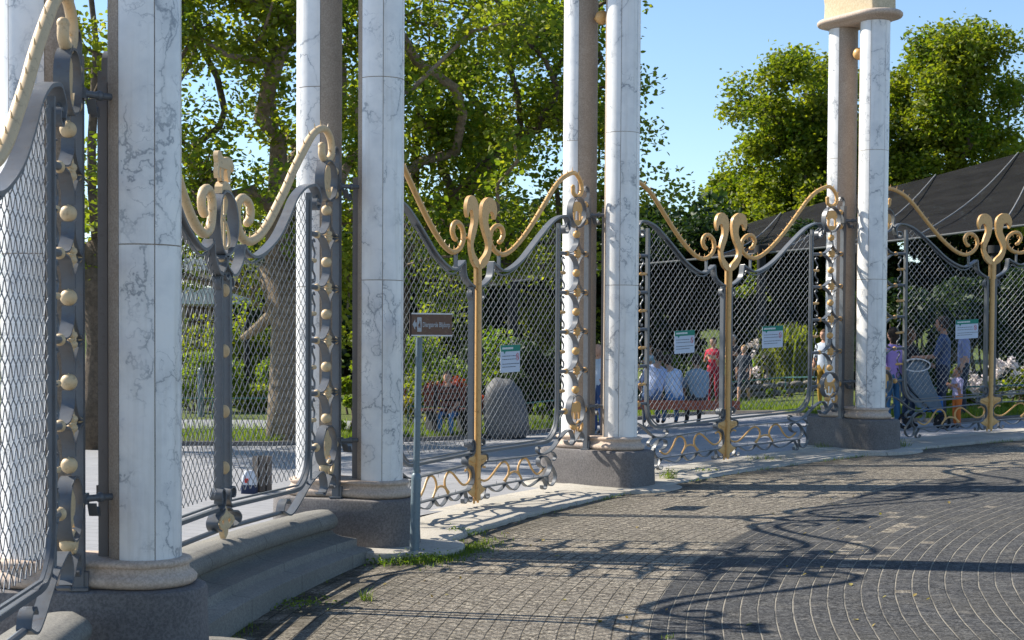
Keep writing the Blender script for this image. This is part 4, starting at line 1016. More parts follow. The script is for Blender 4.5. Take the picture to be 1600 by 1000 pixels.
tuft(1375, 708, 90, .05, .14, 'low weeds in front of the farthest plinth', 10, lf=40)
tuft(470, 945, 60, .03, .2, 'mossy weeds at the foot of the step wall', 11, lf=140)
tuft(1050, 1000, 16, .03, .02, 'tiny weed between pavers at the bottom edge', 12)
g = np.random.default_rng(77); P = []
for k in range(60):
    px, py = g.uniform(520, 1500), g.uniform(770, 985); h_ = hor(px); kk = (py - h_) / F; q = (px - 800) / F; Y = 2.07 / (kk + .045 * q + .0158); X = q * Y
    if math.hypot(X - CX, Y - CY) < 14.4: P.append((X, Y, z_pave(X, Y) + .008))
o = leaves('fallen_leaves', np.array(P), .045, leaf_mat('dry_leaf', (.22, .12, .04), (.30, .20, .06), (.34, .30, .08), .2), None, 5, up=2.0); tag(o, 'scattered dry leaves lying on the pavers', 'leaves', kind='stuff')

# ================================================================== CANOPY, BUILDING, RAILS
t = NT('canopy_net'); a = t.noise(1.2, 5, .6); c = t.ramp(a.outputs[0], [(.3, (.009, .0085, .008)), (.7, (.022, .021, .019))]); t.col(c); t.rough(.95); t.b.inputs['Specular IOR Level'].default_value = .08
tp = t.node('BsdfTransparent'); mx = t.node('MixShader'); mx.inputs[0].default_value = .16; t.lk(t.b.outputs[0], mx.inputs[1]); t.lk(tp.outputs[0], mx.inputs[2]); t.lk(mx.outputs[0], t.out.inputs[0]); M['net'] = t.m
M['black'] = flat('black_post', (.018, .019, .02), .8); M['seam'] = flat('canopy_seam', (.24, .235, .22), .8)
def p3(px, py, Y): return (at(px, Y), Y, -(py - hor(px)) / F * Y)
Cn = thing('canopy', 'large dark net canopy stretched above the square at the right', 'canopy', p3(1300, 500, 40))
near = [p3(995, 412, 38), p3(1190, 394, 37), p3(1400, 374, 36), p3(1600, 350, 35), p3(1830, 325, 34)]
far = [p3(1010, 398, 52), p3(1160, 352, 52), p3(1280, 318, 51), p3(1430, 283, 50), p3(1620, 232, 50)]
mb = MB(); rings = []
nn_ = catmull(near, 6); ff = catmull(far, 6)
for i in range(len(nn_)):
    a, b_ = nn_[i], ff[i]; rings.append([tuple(a + (b_ - a) * k / 8 - np.array([0, 0, .25 * math.sin(PI * k / 8)])) for k in range(9)])
mb.loft(rings, False, closed_u=False); V0 = list(mb.v); n0 = len(V0); F0 = list(mb.f)
mb.v += [(x, y, z - .02) for x, y, z in V0]; mb.f += [tuple(n0 + i for i in f[::-1]) for f in F0]; mb.mi = [0] * len(mb.f)
mb.build('net_roof', M['net'], Cn, angle=180)
mb = MB(); mb.tube([tuple(p + np.array([0, 0, -.03])) for p in nn_], .028, 6); mb.build('edge_cable', M['seam'], Cn)
mb = MB()
for i0, i1 in ((4, 9), (7, 14), (10, 19), (13, 23), (17, 24), (21, 24)):
    a, b_ = nn_[i0], ff[i1]; mb.tube([tuple(a + (b_ - a) * k / 8 + np.array([0, 0, .03 - .25 * math.sin(PI * k / 8)])) for k in range(9)], .018, 5)
mb.build('seam_cable', M['seam'], Cn)
for px, Y in ((1190, 37), (1345, 36.3), (1555, 35), (800, 38)):
    if px == 800: continue
    x = at(px, Y); mb = MB(); mb.tube([(x, Y, lawn_z(x, Y) - .1), (x, Y, -(392 - hor(px)) / F * Y)], [.13, .11], 12); mb.tube([(x, Y, -(396 - hor(px)) / F * Y), (x, Y, -(384 - hor(px)) / F * Y)], .18, 12); mb.build('post', M['black'], Cn)
C2 = thing('canopy', 'smaller dark net canopy behind the gate with one notice', 'canopy', p3(800, 500, 38))
mb = MB(); near = [p3(745, 450, 36), p3(800, 441, 36), p3(880, 429, 36), p3(960, 418, 36)]; far = [p3(745, 425, 46), p3(800, 420, 46), p3(880, 412, 46), p3(960, 405, 46)]
rings = [[tuple(np.array(a) + (np.array(b_) - np.array(a)) * k / 4) for k in range(5)] for a, b_ in zip(near, far)]; mb.loft(rings, False, closed_u=False)
n0 = len(mb.v); F0 = list(mb.f); mb.v += [(x, y, z - .02) for x, y, z in list(mb.v)]; mb.f += [tuple(n0 + i for i in f[::-1]) for f in F0]; mb.mi = [0] * len(mb.f); mb.build('net_roof', M['net'], C2, angle=180)
mb = MB(); mb.tube(near, .03, 6); mb.build('edge_cable', M['seam'], C2); x = at(803, 36); mb = MB(); mb.tube([(x, 36, lawn_z(x, 36)), (x, 36, 1.42)], .13, 10); mb.build('post', M['black'], C2)

# white roofed pavilion
M['wroof'] = flat('white_roof', (.62, .62, .60), .6, .1, 3); M['beam'] = flat('beige_beam', (.34, .29, .20), .8, .2, 4); M['wall'] = flat('brown_wall', (.09, .06, .04), .85, .3, 3); M['groof'] = flat('grey_sheet_roof', (.30, .34, .38), .5, .1, 3)
Yb = 44; Bd = thing('pavilion', 'low pavilion with two white roof bands behind the elephant topped gate', 'pavilion', (at(360, Yb), Yb + 3, lawn_z(at(360, Yb), Yb)))
def pb(px0, px1, y0, y1, Y, dep, mat, nm, par):
    x0, x1 = at(px0, Y), at(px1, Y); z0, z1 = -(y1 - 531) / F * Y, -(y0 - 531) / F * Y; mb = MB(); mb.box(((x0 + x1) / 2, Y + dep / 2, (z0 + z1) / 2), ((x1 - x0) / 2, dep / 2, (z1 - z0) / 2)); return mb.build(nm, mat, par, smooth=False)
pb(290, 440, 405, 424, Yb - .5, 5, M['wroof'], 'roof', Bd); pb(285, 450, 428, 440, Yb - .8, 5.3, M['beam'], 'beam', Bd); pb(270, 400, 450, 476, Yb - 1.6, 3, M['wroof'], 'roof', Bd); pb(262, 455, 478, 640, Yb + 1, 3, M['wall'], 'wall', Bd)
mb = MB(); c_ = p3(405, 418, Yb + 1); mb.ball(c_, .62, 18, 9, (1, 1, .75)); mb.build('dome', M['wroof'], Bd)
for px in (290, 330, 375, 420): mb = MB(); x = at(px, Yb - .6); mb.box((x, Yb - .6, (.95 + lawn_z(x, Yb)) / 2), (.05, .05, (.95 - lawn_z(x, Yb)) / 2)); mb.build('post', M['beam'], Bd, smooth=False)
B2 = thing('shed', 'shed with a sloping grey sheet roof and pale ridge behind the street sign', 'shed', (at(695, 44), 46, lawn_z(at(695, 44), 44)))
mb = MB(); q = [p3(655, 461, 43), p3(736, 461, 43), p3(736, 437, 46), p3(690, 437, 46)]; mb.add(q + [(x, y, z - .08) for x, y, z in q], [(0, 1, 2, 3), (7, 6, 5, 4), (0, 4, 5, 1), (1, 5, 6, 2), (2, 6, 7, 3), (3, 7, 4, 0)]); mb.build('roof', M['groof'], B2, smooth=False)
pb(672, 738, 431, 436.4, 45.8, .3, M['beam'], 'ridge', B2); pb(662, 736, 464, 640, 43.6, 2.3, M['wall'], 'wall', B2)
# teal low rails
M['teal'] = paint('teal_rail', (.04, .13, .12), (.06, .17, .16), .75, .2)
def rail(pts, h, lb):
    P = [(x, y, lawn_z(x, y) + h) for x, y in pts]; r = thing('low_rail', lb, 'railing', (P[0][0], P[0][1], P[0][2] - h), 'low teal rails round the planting')
    mb = MB(); mb.tube(P, .018, 6); mb.build('top_bar', M['teal'], r)
    for i in range(len(P) - 1):
        a, b_ = np.array(P[i]), np.array(P[i + 1]); n = max(1, int(np.linalg.norm(b_ - a) / 1.6))
        for k in range(n + (i == len(P) - 2)):
            q = a + (b_ - a) * k / n; mb = MB(); mb.tube([(q[0], q[1], q[2] - h - .05), tuple(q)], .014, 6); mb.build('post', M['teal'], r)
rail([(-9, 30.4), (-6, 30.3), (-4.3, 30.6), (-2.6, 30.9), (-1.2, 31.2)], .42, 'low teal rail behind the path at the left')
rail([(at(640, 29.3), 29.3), (at(735, 29.5), 29.5)], .36, 'short teal rail in front of the red flowers')
rail([(at(820, 30), 30), (at(880, 31), 31), (at(945, 32), 32)], .4, 'teal rail across the bright hedge right of the grey boulder')
rail([(at(1138, 34.6), 34.6), (at(1230, 34.4), 34.4), (at(1310, 33), 33)], .45, 'teal rail above the small stone wall')
rail([(at(1385, 26.6), 26.6), (at(1500, 26.4), 26.4), (at(1700, 26.9), 26.9)], .5, 'teal rail behind the people at the right')
# small stone wall
W_ = thing('stone_wall', 'low rough stone wall behind the right leaf of the two notice gate', 'wall', (at(1210, 35.2), 35.2, lawn_z(at(1210, 35), 35))); g = random.Random(4)
mb = MB()
for row in range(2):
    x = at(1128, 35.2)
    while x < at(1300, 35.2):
        l = g.uniform(.22, .42); mb.ball((x + l / 2, 35.2 + g.uniform(-.04, .04), lawn_z(x, 35.2) + .09 + row * .17), l * .5, 8, 6, (1, .6, .42)); x += l * .92
mb.build('stones', speck('rubble', (.20, .18, .15), (.33, .30, .25), (.10, .09, .08), 3, 60), W_, angle=60)
# grey boulder sculpture
bx, by = at(786, 27.0), 27.0; Bo = thing('boulder', 'tall smooth grey boulder behind the gold pole of the sign gate', 'boulder', (bx, by, z_plaza(bx)))
mb = MB(); mb.ball((0, 0, 0), 1, 36, 24); vv = []
for x, y, z in mb.v:
    x, y, z = [math.copysign(abs(q) ** .72, q) for q in (x, y, z)]
    k = 1 + .05 * math.sin(3 * x + 2 * z) + .04 * math.sin(5 * y + 1.5 * x) + .025 * math.sin(9 * x + 4) * math.sin(8 * z); zz_ = z * .56 * k + .50; w_ = .38 * (1 if z < 0 else 1); vv.append((bx + x * w_ * k * (1.05 if z < .2 else 1) + .06 * (1 - z), by + y * .38 * k, z_plaza(bx) + max(-.02, zz_ if z > -.6 else zz_ * .8)))
mb.v = vv; mb.build('rock', speck('boulder_grey', (.13, .13, .132), (.19, .19, .195), (.07, .07, .07), 2, 60, .6), Bo, angle=180)
# benches
M['redwood'] = paint('red_slat', (.30, .07, .035), (.38, .10, .05), .5, .4); M['redold'] = paint('dark_red_slat', (.11, .030, .018), (.15, .045, .025), .55, .3)
def bench(px, Y, ang, w, mat, lb, back=True):
    x = at(px, Y); z = z_plaza(x) if Y < edge_y(x) + .2 else lawn_z(x, Y); ca, sa = math.cos(ang), math.sin(ang); r = thing('park_bench', lb, 'bench', (x, Y, z), 'red slatted benches')
    def fn(a, b_, c): return (x + ca * a - sa * b_, Y + sa * a + ca * b_, z + c)
    mb = MB(); [mb.box((0, -.16 + .11 * k, .44), (w / 2, .045, .018)) for k in range(4)]; mb.build('seat', mat, r, fn, smooth=False)
    if not back: mb = MB(); mb.box((0, -.22, .40), (w / 2, .015, .09)); mb.build('apron_board', mat, r, fn, smooth=False)
    if back: mb = MB(); [mb.box((0, .27 + .02 * k, .56 + .12 * k), (w / 2, .014, .045)) for k in range(3)]; mb.build('backrest', mat, r, fn, smooth=False)
    for s in (-1, 1):
        mb = MB(); mb.box((s * (w / 2 - .2), 0, .21), (.03, .2, .21)); 
        if back: mb.box((s * (w / 2 - .2), .30, .45), (.025, .025, .44))
        mb.build('leg', M['black'], r, fn, smooth=False)
    return x, Y, z
bench(1058, 28.6, 0.0, 2.4, M['redwood'], 'red slatted bench carrying the three people in pale blue', back=False)
bench(700, 27.3, PI + .35, 1.0, M['redold'], 'dark red bench left of the grey boulder')
bench(148, 25.5, PI + .1, 1.6, M['redwood'], 'red bench glimpsed in the gap left of the nearest pillar')
# slatted litter bin and bag behind gate 2
bx, by = at(412, 17.4), 17.4; lz = z_plaza(bx)
Lb = thing('litter_bin', 'small dark slatted litter bin standing close behind the elephant topped gate', 'litter bin', (bx, by, lz)); M['dwood'] = paint('weathered_slat', (.09, .075, .065), (.14, .12, .10), .7)
mb = MB()
for k in range(8): a = PI * k / 4 + .2; mb.box((bx + .10 * math.cos(a), by + .10 * math.sin(a), lz + .21), (.010, .034, .20), a)
mb.build('slats', M['dwood'], Lb, smooth=False); mb = MB(); mb.tube([(bx, by, lz), (bx, by, lz + .36)], .085, 12); mb.build('liner', M['black'], Lb)
gx_ = at(392, 17.2); Bg = thing('bag', 'white and blue bag with a red patch leaning on the litter bin', 'bag', (gx_, 17.2, lz))
mb = MB(); mb.loft([[(gx_ + x, 17.2 + y, lz + z) for x, y in rrect(a, b_, .03, 4)] for z, a, b_ in ((0, .07, .06), (.03, .085, .07), (.18, .08, .06), (.24, .06, .04), (.26, .045, .03))]); mb.build('body', flat('bag_white', (.55, .60, .66), .6), Bg)
mb = MB(); mb.loft([[(gx_ + x, 17.2 + y, lz + z) for x, y in rrect(a, b_, .03, 4)] for z, a, b_ in ((-.01, .075, .063), (.0, .09, .075), (.09, .09, .073), (.10, .085, .07))]); mb.build('base', flat('bag_navy', (.02, .03, .07), .6), Bg)
mb = MB(); mb.box((gx_ - .02, 17.2 - .070, lz + .15), (.02, .004, .025)); mb.build('patch', flat('bag_red', (.5, .04, .03)), Bg, smooth=False)
mb = MB(); mb.tube([(gx_ - .04, 17.2, lz + .25), (gx_, 17.2, lz + .34), (gx_ + .04, 17.2, lz + .25)], .008, 6, smooth=4); mb.build('handle', flat('bag_handle', (.35, .38, .4)), Bg)
# planting stakes / bollard behind gate 2
for px, Y, h_, lb in ((316, 31, .95, 'slim grey bollard behind the left leaf of the elephant topped gate'), (388, 33, 1.9, 'dark thin post right of the centre stile of the elephant topped gate')):
    x = at(px, Y); r = thing('post', lb, 'post', (x, Y, lawn_z(x, Y))); mb = MB(); mb.tube([(x, Y, lawn_z(x, Y) - .1), (x, Y, lawn_z(x, Y) + h_)], [.07, .065], 10); mb.ball((x, Y, lawn_z(x, Y) + h_), .07, 10, 6); mb.build('shaft', M['steel'] if px < 350 else M['black'], r)
# stout limb leaning from the plane tree's foot
x0 = at(452, 27); Lg = thing('leaning_log', 'pale leaning dead limb left of the plane tree trunk', 'log', (x0, 27.2, lawn_z(x0, 27)))
mb = MB(); mb.tube([p3(470, 640, 27.2), p3(462, 560, 27.4), p3(440, 490, 27.6), p3(405, 512, 28), p3(382, 528, 28.3)], [.12, .12, .13, .10, .06], 9, smooth=5); mb.tube([p3(440, 490, 27.6), p3(400, 470, 27.4), p3(375, 400, 27.2)], [.08, .07, .05], 7, smooth=4); mb.build('limb', M['barkl'], Lg)

# ================================================================== PEOPLE
def mat_c(nm, c): 
    if nm not in M: M[nm] = flat(nm, c, .8, .18, 6)
    return M[nm]
SK = mat_c('skin', (.50, .29, .20)); SK2 = mat_c('skin_tan', (.36, .19, .12))
def person(px, Y, h, face, pose, shirt, pants, hair, lb, skin=None, shoe=(.03, .03, .035), on=None, seat=None, tl=0.0, long_hair=False, skirt=False, cap=None, shorts=False):
    x = at(px, Y); gz = on if on is not None else (lawn_z(x, Y) if Y > edge_y(x) + .2 else z_plaza(x))
    k = h / 1.75; R = thing('person', lb, 'person', (x, Y, gz), 'visitors behind the gates')
    # joints, facing +y in the figure's own frame, 1.75 m tall
    J = {}; E = []
    hipz = .93; bend = 0.0
    if pose == 'sit': hipz = .53; bend = .12
    if pose == 'lean': bend = .18
    def add(n, p, r): J[n] = (np.array(p, float), r)
    add('pel', (0, 0, hipz), .125); add('waist', (0, bend * .5, hipz + .17), .118); add('chest', (0, bend * 1.2, hipz + .36), .135); add('sh', (0, bend * 1.5, hipz + .48), .095); add('neck', (0, bend * 1.8, hipz + .56), .052); add('skull', (0, bend * 2.1 + .01, hipz + .64), .062)
    E += [('pel', 'waist', 0), ('waist', 'chest', 0), ('chest', 'sh', 0), ('sh', 'neck', 2), ('neck', 'skull', 2)]
    for n_, f_ in (('waist', .3), ('chest', .7), ('sh', 1.0), ('neck', 1.15), ('skull', 1.3)): J[n_][0][0] += tl * f_
    for s, q in ((-1, 'L'), (1, 'R')):
        add('hip' + q, (s * .095, 0, hipz - .05), .10)
        if pose == 'sit': kn = (s * .12, .43, hipz - .02); an = (s * .12, .46, .09); to = (s * .13, .60, .035)
        elif pose == 'walk': f = s * .17; kn = (s * .09, .06 + f * .7, .50); an = (s * .085, f * 1.6 - .02, .09 + (.04 if f < 0 else 0)); to = (s * .10, f * 1.6 + .13, .035)
        else: kn = (s * .10, .025, .49); an = (s * .10, -.01, .09); to = (s * .12, .13, .035)
        add('kn' + q, kn, .062); add('ca' + q, tuple(np.array(kn) * .6 + np.array(an) * .4), .060); add('an' + q, an, .040); add('to' + q, to, .036)
        E += [('pel', 'hip' + q, 1), ('hip' + q, 'kn' + q, 1), ('kn' + q, 'ca' + q, 3 if shorts else 1), ('ca' + q, 'an' + q, 3 if shorts else 1), ('an' + q, 'to' + q, 4)]
        c = J['sh'][0]; add('shd' + q, (c[0] + s * .175, c[1], c[2] - .02 - s * tl * .3), .068)
        if pose in ('push', 'sit', 'lean'): el = (s * .23, c[1] + .10, c[2] - .28); wr = (s * .17, c[1] + .34, c[2] - .30 + (-.1 if pose == 'sit' else 0)); 
        elif pose == 'hold': el = (s * .23, c[1] + .04, c[2] - .29); wr = (s * .10, c[1] + .25, c[2] - .17)
        else: sw = .12 * (-s if pose == 'walk' else .3); el = (s * .24, c[1] + sw * .4 - .02, c[2] - .29); wr = (s * .25, c[1] + sw + .05, c[2] - .53)
        add('el' + q, el, .044); add('wr' + q, wr, .028)
        d = np.array(wr) - np.array(el); d /= np.linalg.norm(d); pm = np.array(wr) + d * .055; add('pm' + q, tuple(pm), .034)
        E += [('sh', 'shd' + q, 0), ('shd' + q, 'el' + q, 0), ('el' + q, 'wr' + q, 2), ('wr' + q, 'pm' + q, 2)]
        side = np.array([s * 1.0, 0, 0]); side -= d * np.dot(side, d); side /= np.linalg.norm(side); fwd = np.cross(d, side)
        for f_, (off, ln) in enumerate(((-.026, .070), (-.009, .082), (.009, .078), (.025, .060))):
            a = pm + fwd * off + d * .035; b_ = a + d * ln * .6 - side * .008; c2 = b_ + d * ln * .4 - side * .025
            add(f'f{f_}a' + q, tuple(a), .010); add(f'f{f_}b' + q, tuple(b_), .009); add(f'f{f_}c' + q, tuple(c2), .008); E += [('pm' + q, f'f{f_}a' + q, 2), (f'f{f_}a' + q, f'f{f_}b' + q, 2), (f'f{f_}b' + q, f'f{f_}c' + q, 2)]
        a = np.array(wr) + d * .03 - fwd * .035; b_ = a + d * .045 - fwd * .018; add('t0' + q, tuple(a), .012); add('t1' + q, tuple(b_), .009); E += [('wr' + q, 't0' + q, 2), ('t0' + q, 't1' + q, 2)]
    names = list(J); me = bpy.data.meshes.new('sk'); me.from_pydata([tuple(J[n][0]) for n in names], [(names.index(a), names.index(b_)) for a, b_, _ in E], [])
    ob = bpy.data.objects.new('sk', me); COL.objects.link(ob); sm = ob.modifiers.new('s', 'SKIN'); sm.use_smooth_shade = True; sv = me.skin_vertices[0].data
    for i, n in enumerate(names):
        r = J[n][1]; wide = (1.75 if pose == 'sit' else 1.35) if n in ('pel', 'waist', 'chest', 'sh') else 1.0; sv[i].radius = (r * wide, r) ; sv[i].use_root = n == 'pel'
    ob.modifiers.new('b', 'SUBSURF').levels = 1
    dg = bpy.context.evaluated_depsgraph_get(); ev = ob.evaluated_get(dg); m2 = ev.to_mesh(); V = np.array([v.co[:] for v in m2.vertices]); Fc = [tuple(p.vertices) for p in m2.polygons]; ev.to_mesh_clear(); bpy.data.objects.remove(ob); bpy.data.meshes.remove(me)
    ca, sa = math.cos(face), math.sin(face)
    def fn(a, b_, c): return (x + (ca * a - sa * b_) * k, Y + (sa * a + ca * b_) * k, gz + c * k)
    A_ = np.array([J[a][0] for a, b_, _ in E]); B_ = np.array([J[b_][0] for a, b_, _ in E]); T_ = [t for _, _, t in E]; D_ = B_ - A_; L2 = (D_ ** 2).sum(1) + 1e-9
    mi = []
    for f in Fc:
        c = V[list(f)].mean(0); t_ = np.clip(((c - A_) * D_).sum(1) / L2, 0, 1); q = A_ + D_ * t_[:, None]; mi.append(T_[int(np.argmin(((c - q) ** 2).sum(1)))])
    mb = MB(); mb.v = [tuple(v) for v in V]; mb.f = Fc; mb.mi = mi; sk = SK if skin is None else skin
    # head, nose and ears belong to the body surface
    hc = J['skull'][0] + np.array([0, .02, .075]); mb.ball(tuple(hc), .105, 18, 14, (.80, .95, 1.12), 2); mb.ball((hc[0], hc[1] + .10, hc[2] - .012), .018, 8, 6, (.7, 1, 1.3), 2)
    for s in (-1, 1): mb.ball((hc[0] + s * .085, hc[1] - .005, hc[2] - .01), .020, 6, 6, (.4, .8, 1.3), 2)
    mb.ball((hc[0], hc[1] + .03, hc[2] - .075), .055, 10, 8, (.9, .95, .7), 2)
    sh_ = mat_c('cloth_%02d%02d%02d' % tuple(int(v * 99) for v in shirt), shirt); pn = mat_c('cloth_%02d%02d%02d' % tuple(int(v * 99) for v in pants), pants); so = mat_c('shoe_dark', shoe)
    mb.build('body', [sh_, pn, sk, sk, so], R, fn, angle=180)
    ey = mat_c('eye_dark', (.03, .02, .02)); mb = MB()
    for s in (-1, 1): mb.ball((hc[0] + s * .032, hc[1] + .092, hc[2] + .012), .009, 6, 5)
    mb.ball((hc[0], hc[1] + .093, hc[2] - .05), .018, 8, 4, (1, .3, .25)); mb.build('face_features', ey, R, fn)
    if hair is not None:
        mb = MB(); mb.ball((hc[0], hc[1] - .014, hc[2] + .018), .112, 18, 12, (.83, .95, 1.06)); vv = []
        for q in mb.v:
            d = np.array(q) - hc
            if d[1] > .045 and d[2] < .055: q = (q[0] * .9 + hc[0] * .1, hc[1] + .045, q[2])
            vv.append(q)
        mb.v = vv
        if long_hair: mb.ball((hc[0], hc[1] - .055, hc[2] - .09), .085, 12, 9, (.95, .5, 1.5))
        mb.build('hair', mat_c('hair_%02d%02d%02d' % tuple(int(v * 99) for v in hair), hair), R, fn, angle=180)
    if cap: mb = MB(); mb.ball((hc[0], hc[1] - .005, hc[2] + .045), .118, 16, 10, (.85, .95, .8)); mb.box((hc[0], hc[1] + .13, hc[2] + .04), (.06, .05, .006)); mb.build('cap', mat_c('cap_%02d' % int(cap[0] * 99), cap), R, fn)
    if skirt: 
        mb = MB(); mb.loft([[(.0 + a * math.cos(t2) * (1 + .05 * math.sin(6 * t2)), a * .8 * math.sin(t2), z) for t2 in [2 * PI * q / 24 for q in range(24)]] for z, a in ((.52, .27), (.75, .21), (.98, .16), (1.05, .14))]); mb.build('skirt', sh_, R, fn)
    return R
DKH = (.03, .02, .015); BRH = (.10, .05, .02); BLH = (.35, .22, .09); GRH = (.35, .34, .33)
person(938, 27.2, 1.62, 2.2, 'stand', (.45, .52, .62), (.04, .08, .20), None, 'bald man in a pale shirt and jeans in the slot between the middle pillars')
bz = z_plaza(at(1058, 28.6))
person(1020, 28.5, 1.84, -.1, 'sit', (.42, .50, .72), (.10, .16, .30), DKH, 'person in a lilac blue shirt at the left end of the bench, seen from behind', on=bz, tl=.10)
person(1058, 28.5, 1.74, .1, 'sit', (.50, .60, .78), (.08, .20, .42), DKH, 'person in a white and blue shirt in the middle of the bench, seen from behind', on=bz, tl=-.07)
person(1096, 28.5, 1.74, .15, 'sit', (.22, .31, .40), (.05, .05, .06), DKH, 'person in a slate blue shirt at the right end of the bench, seen from behind', skin=SK2, on=bz)
person(1117, 34.0, 1.50, 2.6, 'hold', (.50, .03, .06), (.30, .02, .04), DKH, 'person in red just left of the gold pole of the two notice gate')
person(1018, 35.5, 1.35, 2.4, 'hold', (.25, .38, .48), (.08, .09, .11), BRH, 'person in a light checked shirt behind the bench at its left end')
person(1147, 35.5, 1.50, 2.9, 'hold', (.05, .045, .05), (.04, .04, .05), GRH, 'grey haired person in black just right of the gold pole of the two notice gate')
person(1165, 33.5, 1.30, 2.7, 'walk', (.04, .05, .07), (.05, .06, .09), BLH, 'fair haired child in dark clothes and shorts walking past the rose bush', shorts=True)
person(1183, 38.0, 1.05, 3.0, 'stand', (.42, .70, .03), (.10, .35, .04), BRH, 'small child in fluorescent yellow left of the canopy post')
person(1216, 38.5, 1.50, 2.0, 'lean', (.38, .22, .62), (.05, .05, .07), DKH, 'person in a purple top just below the right notice')
person(1240, 40.0, 1.60, 2.6, 'stand', (.03, .03, .03), (.04, .04, .05), BRH, 'person in black with bare head above the reed clump')
person(1255, 38.8, 1.45, 2.2, 'stand', (.34, .42, .50), (.05, .06, .09), BRH, 'person in a pale blue top above the right side of the reed clump')
person(1476, 24.7, 1.80, 1.15, 'push', (.045, .075, .16), (.02, .03, .06), DKH, 'tall man in a navy shirt bending over a child below the last notice', skin=SK2)
person(1499, 24.2, .98, 1.9, 'hold', (.42, .38, .56), (.50, .14, .03), BRH, 'small child in orange trousers and lilac top beside the tall man in navy', skin=SK2)
person(1398, 24.6, 1.66, .4, 'stand', (.34, .24, .55), (.04, .13, .26), DKH, 'woman in a purple top and jeans right beside the farthest pillars', long_hair=True)
person(1422, 25.0, 1.62, -1.2, 'push', (.02, .02, .025), (.03, .05, .10), BRH, 'woman in black pushing the grey pushchair', long_hair=True, skin=SK2)
person(1508, 26.0, 1.64, 1.4, 'stand', (.20, .24, .42), (.03, .04, .06), DKH, 'person in a blue grey top half hidden behind the last notice')
person(1290, 30.5, 1.55, 2.4, 'stand', (.45, .50, .58), (.30, .18, .03), BRH, 'person in a white shirt and ochre trousers left of the farthest pillars')
person(708, 27.35, 1.55, 2.9, 'sit', (.02, .02, .03), (.05, .16, .35), DKH, 'person in black and blue jeans sitting on the dark red bench', on=z_plaza(at(700, 27.3)))
# pushchair
px_c, Yc = at(1446, 24.6), 24.6; zc_ = z_plaza(px_c); Pc = thing('pushchair', 'grey blue pushchair with a white trimmed hood right of the woman in black', 'pushchair', (px_c, Yc, zc_)); a_ = -.25
def pf(a, b_, c): return (px_c + math.cos(a_) * a - math.sin(a_) * b_, Yc + math.sin(a_) * a + math.cos(a_) * b_, zc_ + c)
gb = flat('pram_cloth', (.13, .18, .23), .8); mb = MB(); mb.loft([[(a + x, y, z) for x, y in rrect(w_, .2, .06, 4)] for z, a, w_ in ((.35, .10, .20), (.45, .05, .22), (.75, -.06, .19), (.98, -.12, .17), (1.05, -.12, .14))]); mb.build('seat_shell', gb, Pc, pf)
mb = MB(); mb.ball((-.12, 0, 1.02), .21, 16, 10, (1, 1.0, .62)); hood = mb.build('hood', gb, Pc, pf); mb = MB(); mb.strap(ell(-.12, 1.04, .215, .10), -.205, .205, .02, 2, True); mb.build('hood_trim', flat('pram_trim', (.6, .62, .65)), hood, pf)
mb = MB(); mb.loft([[(.14 + x, y, z) for x, y in rrect(w_, .17, .05, 4)] for z, w_ in ((.28, .14), (.34, .17), (.50, .16), (.54, .12))]); mb.build('footmuff', flat('pram_blue', (.02, .14, .42)), Pc, pf)
mb = MB()
for s in (-1, 1): mb.tube([(-.45, s * .2, 1.02), (-.2, s * .22, .62), (.30, s * .22, .12)], .012, 6); mb.tube([(.1, s * .22, .32), (-.28, s * .24, .12)], .012, 6)
mb.tube([(-.45, -.2, 1.02), (-.45, .2, 1.02)], .015, 6); mb.build('frame', M['black'], Pc, pf)
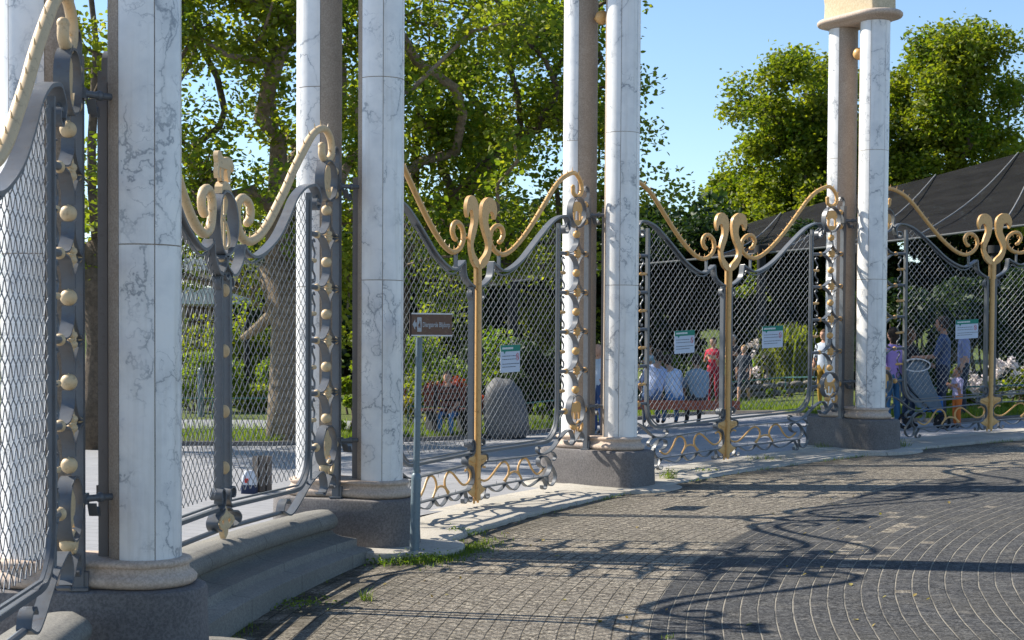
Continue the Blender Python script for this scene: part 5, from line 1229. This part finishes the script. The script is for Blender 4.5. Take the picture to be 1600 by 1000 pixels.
for a, s in ((.30, -1), (.30, 1), (-.28, -1), (-.28, 1)):
    mb = MB(); mb.tube([(a + .11 * math.cos(t2), s * .24, .12 + .11 * math.sin(t2)) for t2 in [2 * PI * q / 18 for q in range(18)]], .018, 7, closed=True); mb.tube([(a, s * .22, .12), (a, s * .26, .12)], .03, 8)
    for q in range(5): mb.tube([(a, s * .24, .12), (a + .10 * math.cos(q * 1.257), s * .24, .12 + .10 * math.sin(q * 1.257))], .006, 4)
    mb.build('wheel', M['black'], Pc, pf)

# ================================================================== LIGHT, SKY, CAMERA
el = math.radians(38); az = math.radians(22)                       # sun stands beyond the gates, to the left
D = Vector((-math.cos(az) * math.cos(el), math.sin(az) * math.cos(el), math.sin(el)))
sun = bpy.data.lights.new('sun', 'SUN'); sun.energy = 4.6; sun.angle = math.radians(.53); sun.color = (1.0, .93, .82)
so = bpy.data.objects.new('sun', sun); COL.objects.link(so); so.rotation_euler = (-D).to_track_quat('-Z', 'Y').to_euler()
w = bpy.data.worlds.new('World'); sc.world = w; w.use_nodes = True; nt = w.node_tree; bg = nt.nodes['Background']
sk = nt.nodes.new('ShaderNodeTexSky'); sk.sky_type = 'NISHITA'; sk.sun_disc = False; sk.sun_elevation = el; sk.sun_rotation = math.atan2(D.x, D.y)
sk.air_density = 1.0; sk.dust_density = 0.05; sk.ozone_density = 3.6; sk.altitude = 0
nt.links.new(sk.outputs[0], bg.inputs[0]); bg.inputs[1].default_value = .10
cam = bpy.data.cameras.new('camera'); co = bpy.data.objects.new('camera', cam); COL.objects.link(co); sc.camera = co
cam.sensor_width = 36; cam.lens = 36 * F / 1600; cam.clip_end = 3000; cam.clip_start = .05
pit = math.radians(1.8); rol = math.radians(.35)
co.matrix_world = Matrix.Rotation(math.radians(90) - pit, 4, 'X') @ Matrix.Rotation(rol, 4, 'Z')
cam.shift_y = 107 / 1600; cam.shift_x = 2.5 / 1600
cam.dof.use_dof = True; cam.dof.focus_distance = 13.5; cam.dof.aperture_fstop = 8.0
sc.view_settings.view_transform = 'Standard'; sc.view_settings.look = 'None'; sc.view_settings.exposure = .98; sc.view_settings.gamma = 1.0
sc.render.engine = 'CYCLES'; sc.cycles.max_bounces = 8; sc.cycles.transparent_max_bounces = 12
